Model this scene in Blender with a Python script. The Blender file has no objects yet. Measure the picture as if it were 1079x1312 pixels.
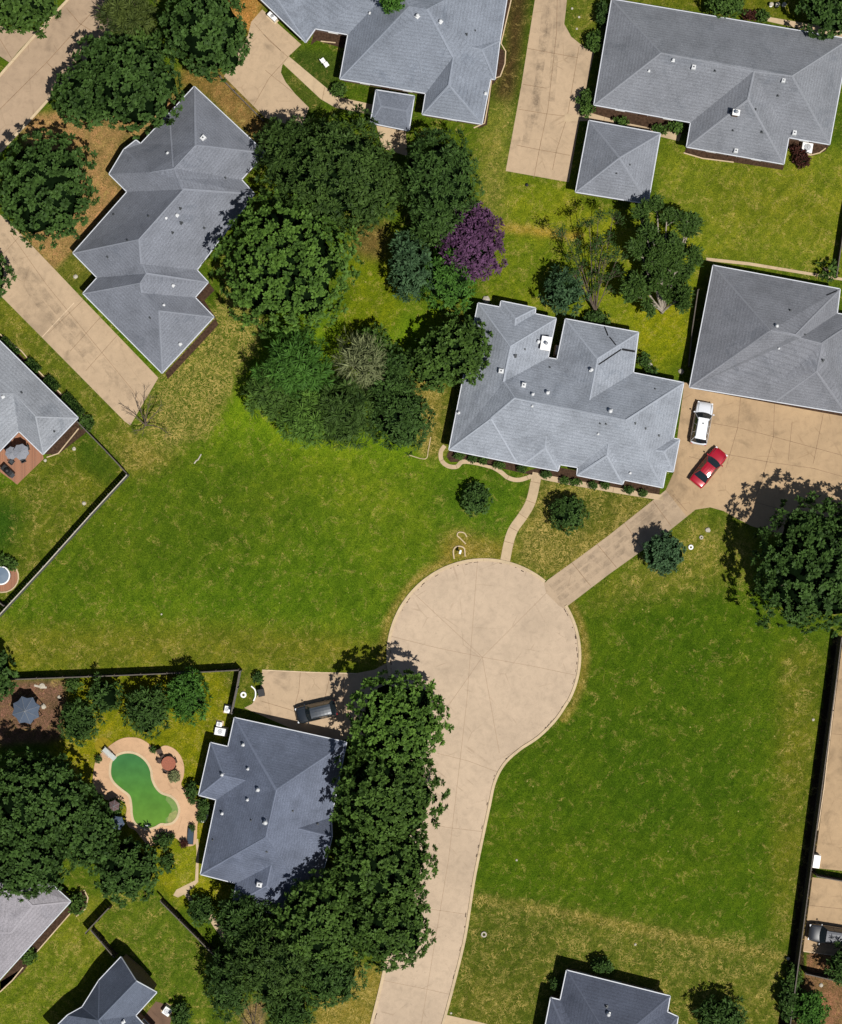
import bpy, bmesh, math, random
import numpy as np
from mathutils import Vector, Matrix
from mathutils.geometry import tessellate_polygon
from mathutils.bvhtree import BVHTree

# ------------------------------------------------------------------ scale
S = 0.085            # metres per photo pixel on the ground
H = 220.0            # height of the camera above ground
def W(x, y, z=0.0):
    k = S * (H - z) / H
    return Vector(((x - 539.5) * k, -(y - 656.0) * k, z))
PI = math.pi
scene = bpy.context.scene
COL = scene.collection
R = random.Random(7)

# ------------------------------------------------------------------ tagging helpers
def tag(o, label=None, cat=None, group=None, kind=None):
    if label: o['label'] = label
    if cat: o['category'] = cat
    if group: o['group'] = group
    if kind: o['kind'] = kind
    return o
def thing(name, loc, label, cat, group=None, rz=0.0):
    o = bpy.data.objects.new(name, None)
    o.empty_display_size = 0.5
    COL.objects.link(o)
    o.location = loc; o.rotation_euler = (0, 0, rz)
    return tag(o, label, cat, group)

class MB:
    def __init__(s): s.v = []; s.f = []; s.m = []
    def add(s, vs, fs, m=0):
        b = len(s.v); s.v += [tuple(p) for p in vs]
        for f in fs: s.f.append(tuple(b + i for i in f)); s.m.append(m)
    def box(s, c, d, rz=0.0, m=0, taper=1.0):
        x, y, z = d[0] / 2, d[1] / 2, d[2] / 2
        ca, sa = math.cos(rz), math.sin(rz); vs = []
        for zz, t in ((-z, 1), (z, taper)):
            for xx, yy in ((-x, -y), (x, -y), (x, y), (-x, y)):
                a, b = xx * t, yy * t
                vs.append((c[0] + a * ca - b * sa, c[1] + a * sa + b * ca, c[2] + zz))
        s.add(vs, [(3, 2, 1, 0), (4, 5, 6, 7), (0, 1, 5, 4), (1, 2, 6, 5), (2, 3, 7, 6), (3, 0, 4, 7)], m)
    def tube(s, p, q, r0, r1, n=8, m=0, cap=True):
        p = Vector(p); q = Vector(q); d = (q - p)
        if d.length < 1e-6: return
        d.normalize(); a = d.orthogonal().normalized(); b = d.cross(a); vs = []
        for c, r in ((p, r0), (q, r1)):
            for i in range(n):
                t = 2 * PI * i / n
                vs.append(c + a * (r * math.cos(t)) + b * (r * math.sin(t)))
        fs = [(i, (i + 1) % n, n + (i + 1) % n, n + i) for i in range(n)]
        if cap: fs += [tuple(range(n - 1, -1, -1)), tuple(range(n, 2 * n))]
        s.add(vs, fs, m)
    def lathe(s, c, prof, n=16, m=0):
        vs = []; c = Vector(c)
        for r, z in prof:
            for i in range(n):
                t = 2 * PI * i / n
                vs.append((c.x + r * math.cos(t), c.y + r * math.sin(t), c.z + z))
        fs = []
        for j in range(len(prof) - 1):
            for i in range(n):
                fs.append((j * n + i, j * n + (i + 1) % n, (j + 1) * n + (i + 1) % n, (j + 1) * n + i))
        fs.append(tuple(range(n - 1, -1, -1))); fs.append(tuple((len(prof) - 1) * n + i for i in range(n)))
        s.add(vs, fs, m)
    def poly(s, pts, z=None, m=0):
        vs = [Vector((p[0], p[1], p[2] if z is None else z)) for p in pts]
        tr = tessellate_polygon([[Vector((v.x, v.y, 0)) for v in vs]])
        fs = []
        for t in tr:
            a, b, c = [vs[i] for i in t]
            n = (b - a).cross(c - a)
            fs.append(tuple(t) if n.z > 0 else tuple(reversed(t)))
        s.add(vs, fs, m)
    def prism(s, pts, z0, z1, m=0):
        s.poly(pts, z1, m)
        n = len(pts)
        ar = sum(pts[i][0] * pts[(i + 1) % n][1] - pts[(i + 1) % n][0] * pts[i][1] for i in range(n))
        vs = [(p[0], p[1], z0) for p in pts] + [(p[0], p[1], z1) for p in pts]
        fs = []
        for i in range(n):
            j = (i + 1) % n
            fs.append((i, j, n + j, n + i) if ar > 0 else (j, i, n + i, n + j))
        s.add(vs, fs, m)
    def ribbon(s, pts, w, z, m=0, z0=None):
        """flat (or raised, when z0 given) strip of width w along world points"""
        L = []; Rr = []
        n = len(pts)
        closed = (Vector(pts[0][:2]) - Vector(pts[-1][:2])).length < 1e-4
        for i in range(n):
            p = Vector(pts[i][:2])
            a = Vector(pts[i - 1][:2]) if i > 0 else (Vector(pts[-2][:2]) if closed else p)
            b = Vector(pts[i + 1][:2]) if i < n - 1 else (Vector(pts[1][:2]) if closed else p)
            d = (b - a)
            if d.length < 1e-6: d = Vector((1, 0))
            d.normalize(); nn = Vector((-d.y, d.x)) * (w / 2)
            L.append(p + nn); Rr.append(p - nn)
        vs = [(p.x, p.y, z) for p in L] + [(p.x, p.y, z) for p in Rr]
        fs = [(n + i, n + i + 1, i + 1, i) for i in range(n - 1)]
        s.add(vs, fs, m)
        if z0 is not None:
            for arr, fl in ((L, 0), (Rr, 1)):
                vv = [(p.x, p.y, z) for p in arr] + [(p.x, p.y, z0) for p in arr]
                ff = [((i, i + 1, n + i + 1, n + i) if fl == 0 else (n + i, n + i + 1, i + 1, i)) for i in range(n - 1)]
                s.add(vv, ff, m)
            for i in (0, n - 1):
                s.add([(L[i].x, L[i].y, z), (Rr[i].x, Rr[i].y, z), (Rr[i].x, Rr[i].y, z0), (L[i].x, L[i].y, z0)], [(0, 1, 2, 3)], m)
    def build(s, name, mats, parent=None, smooth=False, bevel=0):
        me = bpy.data.meshes.new(name)
        me.from_pydata(s.v, [], s.f)
        if not isinstance(mats, (list, tuple)): mats = [mats]
        for mm in mats: me.materials.append(mm)
        if len(mats) > 1: me.polygons.foreach_set('material_index', s.m)
        if smooth: me.polygons.foreach_set('use_smooth', [True] * len(s.f))
        me.update()
        o = bpy.data.objects.new(name, me); COL.objects.link(o)
        if parent is not None:
            o.parent = parent
        if bevel:
            b = o.modifiers.new('b', 'BEVEL'); b.width = bevel; b.segments = 2; b.limit_method = 'ANGLE'
        return o
def loc_mb(mb, origin, rz=0.0):
    """world coordinates -> coordinates of a thing at origin"""
    ox, oy, oz = origin; ca, sa = math.cos(-rz), math.sin(-rz)
    mb.v = [((x - ox) * ca - (y - oy) * sa, (x - ox) * sa + (y - oy) * ca, z - oz) for x, y, z in mb.v]
    return mb

def catmull(pts, n=6, closed=False):
    P = [Vector(p) for p in pts]; out = []
    m = len(P)
    rng = range(m) if closed else range(m - 1)
    for i in rng:
        p1 = P[i]; p2 = P[(i + 1) % m]
        p0 = P[(i - 1) % m] if (closed or i > 0) else p1
        p3 = P[(i + 2) % m] if (closed or i < m - 2) else p2
        for k in range(n):
            t = k / n
            out.append(0.5 * ((2 * p1) + (-p0 + p2) * t + (2 * p0 - 5 * p1 + 4 * p2 - p3) * t * t + (-p0 + 3 * p1 - 3 * p2 + p3) * t ** 3))
    if not closed: out.append(P[-1])
    return out

# ------------------------------------------------------------------ colours and materials
def lin(c):
    c = c / 255.0
    return c / 12.92 if c <= 0.04045 else ((c + 0.055) / 1.055) ** 2.4
GAIN = 1.40
def C(r, g, b, f=1.0):
    """base colour that shows as about this sRGB when the sun is on it"""
    return tuple(min(0.85, lin(v) / GAIN * f) for v in (r, g, b))

class NT:
    def __init__(s, name):
        s.mat = bpy.data.materials.new(name); s.mat.use_nodes = True
        s.t = s.mat.node_tree; s.n = s.t.nodes; s.n.clear()
        s.out = s.n.new('ShaderNodeOutputMaterial')
        s.bsdf = s.n.new('ShaderNodeBsdfPrincipled')
        s.t.links.new(s.bsdf.outputs[0], s.out.inputs[0])
        s.tc = None
    def new(s, t, **kw):
        n = s.n.new(t)
        for k, v in kw.items(): setattr(n, k, v)
        return n
    def link(s, a, b): s.t.links.new(a, b)
    def coord(s, world=True):
        if world: return s.new('ShaderNodeNewGeometry').outputs['Position']
        return s.new('ShaderNodeTexCoord').outputs['Object']
    def mapping(s, vec, scale=(1, 1, 1), rot=(0, 0, 0), loc=(0, 0, 0)):
        m = s.new('ShaderNodeMapping'); m.inputs['Scale'].default_value = scale
        m.inputs['Rotation'].default_value = rot; m.inputs['Location'].default_value = loc
        s.link(vec, m.inputs[0]); return m.outputs[0]
    def noise(s, vec, scale, detail=4, rough=0.55, dist=0.0):
        n = s.new('ShaderNodeTexNoise'); n.inputs['Scale'].default_value = scale
        n.inputs['Detail'].default_value = detail; n.inputs['Roughness'].default_value = rough
        n.inputs['Distortion'].default_value = dist
        s.link(vec, n.inputs['Vector']); return n.outputs['Fac']
    def ramp(s, fac, stops):
        r = s.new('ShaderNodeValToRGB'); e = r.color_ramp.elements
        while len(e) < len(stops): e.new(0.5)
        for i, (p, c) in enumerate(stops):
            e[i].position = p
            e[i].color = (c, c, c, 1) if isinstance(c, (int, float)) else (*c[:3], 1)
        s.link(fac, r.inputs[0]); return r.outputs[0]
    def mix(s, fac, a, b, mode='MIX'):
        m = s.new('ShaderNodeMix'); m.data_type = 'RGBA'; m.blend_type = mode
        m.clamp_result = False
        for ix, v in ((0, fac), (6, a), (7, b)):
            sock = m.inputs[ix]
            if hasattr(v, 'is_output'): s.link(v, sock)
            elif isinstance(v, (int, float)): sock.default_value = v if ix == 0 else (v, v, v, 1)
            else: sock.default_value = (*v[:3], 1)
        return m.outputs[2]
    def math(s, op, a, b=0.0):
        m = s.new('ShaderNodeMath', operation=op)
        for sock, v in ((m.inputs[0], a), (m.inputs[1], b)):
            if hasattr(v, 'is_output'): s.link(v, sock)
            else: sock.default_value = v
        return m.outputs[0]
    def bump(s, h, strength=0.5, dist=0.05):
        b = s.new('ShaderNodeBump'); b.inputs['Strength'].default_value = strength
        b.inputs['Distance'].default_value = dist
        s.link(h, b.inputs['Height']); s.link(b.outputs[0], s.bsdf.inputs['Normal'])
    def base(s, c):
        if hasattr(c, 'is_output'): s.link(c, s.bsdf.inputs['Base Color'])
        else: s.bsdf.inputs['Base Color'].default_value = (*c[:3], 1)
    def rough(s, r, spec=0.3, metal=0.0):
        s.bsdf.inputs['Roughness'].default_value = r
        s.bsdf.inputs['Specular IOR Level'].default_value = spec
        s.bsdf.inputs['Metallic'].default_value = metal

def simple(name, c, rough=0.7, spec=0.3, metal=0.0, var=0.15, scale=3.0):
    m = NT(name); v = m.coord()
    n = m.noise(v, scale, 4)
    m.base(m.mix(1.0, c, m.ramp(n, [(0.3, 1 - var), (0.7, 1 + var * .6)]), 'MULTIPLY'))
    m.rough(rough, spec, metal); return m.mat

def roof_mat(name, c, weather=0.16):
    m = NT(name); v = m.coord()
    n1 = m.noise(v, 0.45, 5, 0.6)
    n2 = m.noise(v, 9.0, 3, 0.7)
    n3 = m.noise(m.mapping(v, (3.2, 3.2, 12)), 1.6, 3, 0.6, .4)
    w = m.new('ShaderNodeTexWave', wave_type='BANDS', bands_direction='Z')
    w.inputs['Scale'].default_value = 1.5; w.inputs['Distortion'].default_value = 1.2
    w.inputs['Detail'].default_value = 2; w.inputs['Detail Scale'].default_value = 3.0
    m.link(v, w.inputs['Vector'])
    c1 = m.mix(1.0, c, m.ramp(n1, [(0.3, 1 - weather), (0.5, 1.0), (0.72, 1.0 + weather * .8)]), 'MULTIPLY')
    n6 = m.noise(m.mapping(v, loc=(50, 3, 0)), 0.28, 5, 0.7, 1.0)
    c1 = m.mix(1.0, c1, m.ramp(n6, [(0.56, (1, 1, 1)), (0.70, (.78, .80, .82))]), 'MULTIPLY')
    c2 = m.mix(1.0, c1, m.ramp(n2, [(0.25, 0.62), (0.5, 1.0), (0.8, 1.38)]), 'MULTIPLY')
    c3 = m.mix(1.0, c2, m.ramp(n3, [(0.3, 0.84), (0.7, 1.13)]), 'MULTIPLY')
    c4 = m.mix(1.0, c3, m.ramp(w.outputs['Fac'], [(0.0, 0.90), (0.5, 1.04)]), 'MULTIPLY')
    m.base(c4); m.rough(0.85, 0.25); m.bump(n2, 0.35, 0.03)
    return m.mat

def concrete_mat(name, c, stain=0.35, seed=0.0, streak=None):
    m = NT(name); v = m.mapping(m.coord(), loc=(seed * 17.3, seed * 9.1, 0))
    n1 = m.noise(v, 0.16, 6, 0.62, 0.3); n2 = m.noise(v, 1.3, 5, 0.65, .6); n3 = m.noise(v, 14, 2, .7)
    c1 = m.mix(1.0, c, m.ramp(n1, [(0.30, 1 - stain), (0.42, 0.93), (0.55, 1.0), (0.75, 1.07)]), 'MULTIPLY')
    c2 = m.mix(1.0, c1, m.ramp(n2, [(0.28, 0.86), (0.5, 1.0), (0.75, 1.08)]), 'MULTIPLY')
    c3 = m.mix(1.0, c2, m.ramp(n3, [(0.3, 0.93), (0.7, 1.05)]), 'MULTIPLY')
    n4 = m.noise(v, 0.42, 4, .6, .5); n5 = m.noise(m.mapping(v, loc=(9, 40, 0)), 2.6, 3, .6)
    c3 = m.mix(1.0, c3, m.ramp(n4, [(0.57, 1.0), (0.72, 1 - stain * .8)]), 'MULTIPLY')
    c3 = m.mix(1.0, c3, m.ramp(n5, [(0.64, 1.0), (0.74, 0.80)]), 'MULTIPLY')
    # hairline cracks
    vo = m.new('ShaderNodeTexVoronoi', feature='DISTANCE_TO_EDGE'); vo.inputs['Scale'].default_value = 0.22
    m.link(m.mix(0.12, v, m.new('ShaderNodeTexNoise').outputs['Color'], 'ADD'), vo.inputs['Vector'])
    gap = m.noise(v, 0.5, 2)
    cr = m.math('MULTIPLY', m.ramp(vo.outputs['Distance'], [(0.004, 1.0), (0.012, 0.0)]), m.ramp(gap, [(0.48, 0.0), (0.6, 0.35)]))
    m.base(m.mix(cr, c3, (c[0] * .5, c[1] * .45, c[2] * .4)))
    m.rough(0.8, 0.3); m.bump(n3, .2, .01)
    return m.mat

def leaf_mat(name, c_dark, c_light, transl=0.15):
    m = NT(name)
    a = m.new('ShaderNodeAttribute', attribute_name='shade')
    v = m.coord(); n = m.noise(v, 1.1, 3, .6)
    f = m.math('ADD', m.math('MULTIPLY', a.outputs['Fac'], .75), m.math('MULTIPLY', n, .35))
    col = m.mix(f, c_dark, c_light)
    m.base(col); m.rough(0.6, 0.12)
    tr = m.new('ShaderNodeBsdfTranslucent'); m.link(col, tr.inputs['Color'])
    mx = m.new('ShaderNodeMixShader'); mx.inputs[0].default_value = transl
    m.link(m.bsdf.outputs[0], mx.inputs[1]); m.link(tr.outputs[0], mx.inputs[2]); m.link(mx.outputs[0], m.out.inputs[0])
    return m.mat

def ground_mat():
    m = NT('lawn_and_soil'); v = m.coord()
    col = m.new('ShaderNodeAttribute', attribute_name='Col').outputs['Color']
    dry = m.new('ShaderNodeAttribute', attribute_name='Dry').outputs['Fac']
    n0 = m.noise(v, 0.07, 5, .6); n1 = m.noise(v, 0.55, 5, .65, .8); n2 = m.noise(v, 3.4, 4, .78, 2.4); n3 = m.noise(v, 14, 2, .8, .8)
    c = m.mix(1.0, col, (1.03, .95, .84), 'MULTIPLY')
    wv = m.new('ShaderNodeTexWave', wave_type='BANDS', bands_direction='X'); wv.inputs['Scale'].default_value = .28
    wv.inputs['Distortion'].default_value = 2.2; wv.inputs['Detail'].default_value = 3; wv.inputs['Detail Scale'].default_value = .8
    m.link(m.mapping(v, rot=(0, 0, .65)), wv.inputs['Vector'])
    c = m.mix(1.0, c, m.ramp(wv.outputs['Fac'], [(0.1, (.92, .95, .92)), (0.9, (1.06, 1.04, 1.06))]), 'MULTIPLY')
    c = m.mix(1.0, c, m.ramp(n0, [(0.34, (.84, .90, .84)), (0.5, (1, 1, 1)), (0.66, (1.20, 1.08, 1.1))]), 'MULTIPLY')
    c = m.mix(1.0, c, m.ramp(n1, [(0.38, (.80, .84, .76)), (0.5, (1, 1, 1)), (0.64, (1.22, 1.12, 1.15))]), 'MULTIPLY')
    c = m.mix(1.0, c, m.ramp(n2, [(0.38, (.46, .52, .42)), (0.5, (1, 1, 1)), (0.63, (1.55, 1.40, 1.6))]), 'MULTIPLY')
    c = m.mix(1.0, c, m.ramp(n3, [(0.38, .66), (0.62, 1.34)]), 'MULTIPLY')
    # tangled lighter strands: zero crossings of distorted noise
    ga = m.noise(m.mapping(v, loc=(11, 3, 0)), 2.3, 2, .5, 3.2)
    gl = m.ramp(m.math('ABSOLUTE', m.math('SUBTRACT', ga, 0.5)), [(0.008, 1.0), (0.045, 0.0)])
    c = m.mix(m.math('MULTIPLY', gl, .42), c, m.mix(1.0, c, (2.3, 1.85, 2.6), 'MULTIPLY'))
    # straw coloured blades where the turf is dry
    q = m.noise(v, 1.25, 3, .6, 2.8); q2 = m.noise(m.mapping(v, loc=(31, 7, 0)), .8, 4, .6, 1.2)
    line = m.math('ABSOLUTE', m.math('SUBTRACT', q, 0.5))
    mask = m.ramp(line, [(0.014, 1.0), (0.05, 0.0)])
    amt = m.math('MULTIPLY', mask, m.ramp(m.math('ADD', q2, m.math('MULTIPLY', dry, .27)), [(0.55, 0.0), (0.80, 1.0)]))
    c = m.mix(m.math('MULTIPLY', amt, .85), c, C(200, 174, 100))
    # small pale weeds and seed heads
    vo = m.new('ShaderNodeTexVoronoi', feature='F1'); vo.inputs['Scale'].default_value = .9; m.link(v, vo.inputs['Vector'])
    sp = m.math('MULTIPLY', m.ramp(vo.outputs['Distance'], [(0.05, 1.0), (0.09, 0.0)]), m.ramp(m.noise(v, .35, 3), [(0.54, 0.0), (0.64, .55)]))
    c = m.mix(sp, c, C(206, 190, 120))
    m.base(c); m.rough(0.9, 0.05); m.bump(n2, .55, .12)
    return m.mat

def brick_mat(name, c):
    m = NT(name); v = m.coord(False)
    b = m.new('ShaderNodeTexBrick'); b.inputs['Scale'].default_value = 4.0
    b.inputs['Color1'].default_value = (*c, 1); b.inputs['Color2'].default_value = (c[0] * .7, c[1] * .7, c[2] * .75, 1)
    b.inputs['Mortar'].default_value = (.3, .27, .23, 1)
    m.link(m.mapping(v, rot=(PI / 2, 0, 0)), b.inputs['Vector'])
    m.base(b.outputs['Color']); m.rough(.85, .2); return m.mat

M = {}
M['ground'] = ground_mat()
M['gutter'] = simple('white_gutter_paint', (.50, .52, .56), .5, .4, var=.08)
M['brick'] = brick_mat('brown_brick', (.22, .12, .08))
M['brick2'] = brick_mat('red_brick', (.30, .12, .08))
M['glass'] = simple('window_glass', (.02, .03, .04), .08, .8, var=.1)
M['frame'] = simple('window_frame_paint', (.7, .7, .68), .5, var=.05)
M['door'] = simple('door_paint', (.16, .08, .05), .5, var=.1)
M['gdoor'] = simple('garage_door_paint', (.62, .58, .5), .5, var=.05)
M['white'] = simple('white_paint', (.8, .8, .79), .4, .4, var=.06)
M['black'] = simple('black_plastic', (.012, .012, .013), .5, var=.1)
M['ventgrey'] = simple('vent_paint', (.58, .59, .60), .5, .3, var=.15)
M['metal'] = simple('galvanised_metal', (.45, .46, .48), .35, .5, .6, .1)
M['dkmetal'] = simple('dark_metal', (.04, .045, .05), .5, .4, .3, .1)
M['fence'] = simple('weathered_dark_fence_boards', (.055, .042, .035), .85, .2, var=.35, scale=6)
M['fencegrey'] = simple('weathered_grey_fence_boards', (.13, .125, .12), .85, .2, var=.35, scale=6)
M['rail'] = simple('fence_cap', (.11, .095, .08), .8, .2, var=.3, scale=5)
M['joint'] = simple('joint_filler', C(158, 131, 104), .9, .1, var=.3, scale=2)
M['joint_lt'] = simple('pale_joint_filler', C(226, 200, 168), .9, .1, var=.2, scale=2)
M['jointfaint'] = simple('faint_joint', C(176, 151, 126), .9, .1, var=.2, scale=2)
def mark_mat():
    m = NT('tyre_marks'); v = m.coord(); m.base((.055, .045, .038)); m.rough(.9, .1)
    f = m.math('MULTIPLY', m.ramp(m.noise(v, .9, 5, .7), [(0.42, 0.0), (0.72, .30)]), m.ramp(m.noise(v, 9, 2, .7), [(0.3, .5), (0.7, 1.0)]))
    t = m.new('ShaderNodeBsdfTransparent'); x = m.new('ShaderNodeMixShader'); m.link(f, x.inputs[0]); m.link(t.outputs[0], x.inputs[1]); m.link(m.bsdf.outputs[0], x.inputs[2]); m.link(x.outputs[0], m.out.inputs[0])
    return m.mat
M['marks'] = mark_mat()
M['kerb'] = concrete_mat('kerb_concrete', C(218, 194, 158), .2, 5)
M['bark'] = simple('tree_bark', (.11, .085, .065), .9, .1, var=.35, scale=5)
M['palebark'] = simple('pale_bark', (.30, .26, .21), .9, .1, var=.35, scale=5)
M['road'] = concrete_mat('road_concrete', C(205, 182, 156), .13, 1)
M['street'] = concrete_mat('street_concrete', C(184, 159, 132), .28, 2)
M['drive'] = concrete_mat('driveway_concrete', C(198, 172, 141), .34, 3)
M['drive2'] = concrete_mat('tan_driveway_concrete', C(191, 162, 126), .36, 4)
M['drive3'] = concrete_mat('grey_lane_concrete', C(190, 166, 138), .3, 6)
M['walk'] = concrete_mat('path_concrete', C(205, 180, 146), .22, 7)
M['deck'] = concrete_mat('pool_deck_concrete', C(216, 176, 138), .14, 8)
M['mulchpave'] = concrete_mat('brown_patio_paving', C(116, 90, 72), .3, 9)
M['paver'] = brick_mat('red_patio_brick', C(176, 122, 92))
# ------------------------------------------------------------------ ground sheet with painted soil / grass tints
def in_poly(PX, PY, poly):
    ins = np.zeros(PX.shape, bool); n = len(poly)
    for i in range(n):
        x1, y1 = poly[i]; x2, y2 = poly[(i + 1) % n]
        if y1 == y2: continue
        c = ((y1 > PY) != (y2 > PY)) & (PX < (x2 - x1) * (PY - y1) / (y2 - y1) + x1)
        ins ^= c
    return ins
def blur(a, k):
    if k < 1: return a
    for ax in (0, 1):
        for _ in range(2):
            pad = [(0, 0), (0, 0)]; pad[ax] = (k, k)
            b = np.pad(a, pad, mode='edge'); cs = np.cumsum(b, axis=ax)
            z = np.zeros_like(np.take(cs, [0], axis=ax)); cs = np.concatenate([z, cs], axis=ax)
            n = a.shape[ax]
            a = (np.take(cs, range(2 * k + 1, 2 * k + 1 + n), axis=ax) - np.take(cs, range(0, n), axis=ax)) / (2 * k + 1)
    return a
STEP = 3.0
fx = np.arange(-90, 1170, STEP); fy = np.arange(-90, 1403, STEP)
far = np.array([-40000, -12000, -4000, -1200, -400], float)
xs = np.concatenate([far, fx, -far[::-1] + 1079]); ys = np.concatenate([far, fy, -far[::-1] + 1312])
PX, PY = np.meshgrid(xs, ys, indexing='ij')
colr = np.zeros(PX.shape + (3,)); colr[:] = C(73, 99, 20)
dry = np.full(PX.shape, 0.12)
rs = np.random.RandomState(3)
PAINT = [  # polygon, colour, dryness, feather in grid cells
 ([(0,380),(340,420),(480,600),(660,640),(640,720),(500,800),(480,850),(0,860)], (78,109,18), .08, 6),
 ([(330,410),(600,400),(600,600),(560,620),(430,600),(330,560),(250,560),(300,470)], (96,130,20), .08, 8),
 ([(380,600),(560,600),(600,650),(450,700)], (92,118,22), .14, 10),
 ([(90,600),(230,560),(420,640),(330,720),(150,760),(30,800),(30,760)], (74,101,18), .08, 10),
 ([(0,800),(300,800),(500,820),(497,860),(0,866)], (98,110,28), .28, 4),
 ([(640,640),(960,700),(1062,830),(1040,1010),(1012,1210),(600,1150),(640,990),(745,900),(745,770)], (68,97,14), .08, 6),
 ([(800,750),(960,800),(900,900),(760,850)], (63,93,13), .05, 12),
 ([(760,900),(960,930),(950,1100),(700,1080)], (62,92,13), .05, 12),
 ([(1000,830),(1066,830),(1020,1215),(985,1215)], (86,102,24), .3, 3),
 ([(870,655),(985,680),(960,740),(860,760),(740,780),(860,690)], (98,110,34), .55, 5),
 ([(600,1148),(1012,1215),(1000,1420),(565,1420)], (80,97,28), .5, 4),
 ([(600,1146),(700,1160),(860,1193),(1010,1224),(1010,1232),(860,1205),(720,1175),(600,1156)], (98,104,38), .9, 1),
 ([(600,1170),(700,1185),(700,1310),(570,1310)], (76,92,26), .5, 5),
 ([(845,190),(1140,190),(1140,365),(905,335),(850,270)], (104,121,30), .25, 3),
 ([(905,215),(1060,240),(1060,300),(920,290)], (104,118,28), .3, 6),
 ([(618,230),(650,222),(735,236),(740,262),(905,300),(905,345),(885,400),(810,425),(620,392),(645,300)], (107,125,24), .2, 3),
 ([(640,300),(740,300),(720,390),(630,380)], (92,114,22), .2, 5),
 ([(640,285),(745,300),(745,308),(640,294)], (150,132,52), .6, 1),
 ([(800,370),(880,370),(885,440),(870,470),(820,470)], (116,130,18), .15, 4),
 ([(648,-80),(690,-80),(662,120),(655,140),(628,130),(648,60)], (72,62,34), .25, 2),
 ([(622,130),(660,130),(650,225),(645,300),(612,260)], (104,116,42), .5, 3),
 ([(727,-80),(790,-80),(765,65),(745,58),(725,30)], (88,104,30), .3, 2),
 ([(800,-80),(1140,-80),(1140,60),(1000,30),(800,0)], (92,104,24), .2, 3),
 ([(560,600),(690,610),(660,720),(560,720)], (74,106,20), .15, 5),
 ([(690,615),(850,640),(740,745),(700,740),(655,715)], (92,100,36), .95, 3),
 ([(730,640),(800,640),(790,670),(740,690)], (70,88,24), .5, 4),
 ([(575,680),(660,700),(650,720),(560,720)], (116,112,42), .7, 3),
 ([(520,480),(580,480),(570,580),(545,590),(530,560)], (104,106,42), .9, 2),
 ([(20,150),(240,120),(245,165),(160,180),(140,222),(163,246),(93,324),(70,347),(27,300),(60,280)], (140,120,76), .3, 1),
 ([(240,100),(285,92),(352,165),(340,195),(330,185),(262,120)], (122,106,60), .3, 1),
 ([(225,95),(250,80),(285,95),(262,120),(250,105),(235,120)], (112,100,50), .2, 2),
 ([(250,-40),(335,-60),(335,20),(318,45),(290,20)], (150,120,62), .2, 1),
 ([(72,347),(94,325),(125,356),(106,378)], (84,98,32), .25, 0),
 ([(203,484),(270,400),(300,340),(340,400),(338,430),(300,500),(265,560),(215,580),(170,548)], (84,102,32), 1.0, 2),
 ([(-90,380),(8,385),(167,545),(200,580),(168,604),(100,540),(0,430),(-90,350)], (88,104,28), .4, 1),
 ([(150,560),(215,575),(230,590),(170,610)], (98,106,38), .8, 3),
 ([(60,585),(100,545),(163,607),(0,775),(-80,800),(-80,640),(20,622)], (84,102,24), .35, 0),
 ([(100,545),(120,560),(160,606),(140,625),(95,590)], (62,88,18), .1, 2),
 ([(-80,640),(25,640),(30,680),(-10,730),(-80,760)], (50,84,18), .05, 4),
 ([(440,300),(520,300),(515,400),(460,480),(440,430)], (98,118,16), .15, 3),
 ([(452,290),(500,285),(490,335),(450,325)], (98,90,46), .3, 2),
 ([(375,60),(440,70),(435,140),(375,85)], (62,84,26), .1, 1),
 ([(360,80),(415,130),(400,150),(362,100)], (70,88,28), .1, 1),
 ([(75,870),(312,858),(292,940),(262,1140),(215,1150),(60,950)], (112,122,18), .25, 2),
 ([(285,858),(330,855),(335,900),(300,905)], (80,98,24), .3, 1),
 ([(-80,872),(88,871),(80,950),(-80,960)], (112,90,72), .1, 1),
 ([(120,1130),(210,1150),(300,1250),(300,1400),(200,1400),(140,1212),(120,1186),(140,1160)], (78,103,24), .3, 1),
 ([(-80,1290),(100,1140),(142,1160),(120,1186),(144,1215),(60,1400),(-80,1400)], (92,112,26), .35, 1),
 ([(215,1080),(258,1080),(262,1130),(300,1135),(300,1160),(225,1160)], (116,130,22), .3, 2),
 ([(420,1235),(500,1240),(478,1330),(390,1330)], (116,114,44), .8, 2),
 ([(312,1285),(342,1283),(342,1330),(308,1330)], (120,108,72), .3, 1),
 ([(1036,1216),(1140,1236),(1140,1420),(1005,1420)], (122,98,70), .1, 0),
 ([(1067,815),(1082,815),(1055,1060),(1042,1130),(1030,1230),(1018,1345),(992,1345),(1004,1275),(1014,1200),(1026,1110),(1036,1035),(1048,945),(1058,870)], (52,46,32), .1, 0),  # dark soil tint that also paints the right fence's cast shadow darker
 ([(575,380),(600,400),(575,580),(560,590)], (90,102,34), .3, 2),
]
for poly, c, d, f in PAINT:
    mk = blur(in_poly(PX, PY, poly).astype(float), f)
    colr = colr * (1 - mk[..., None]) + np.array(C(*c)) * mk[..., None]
    dry = dry * (1 - mk) + d * mk
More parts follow.
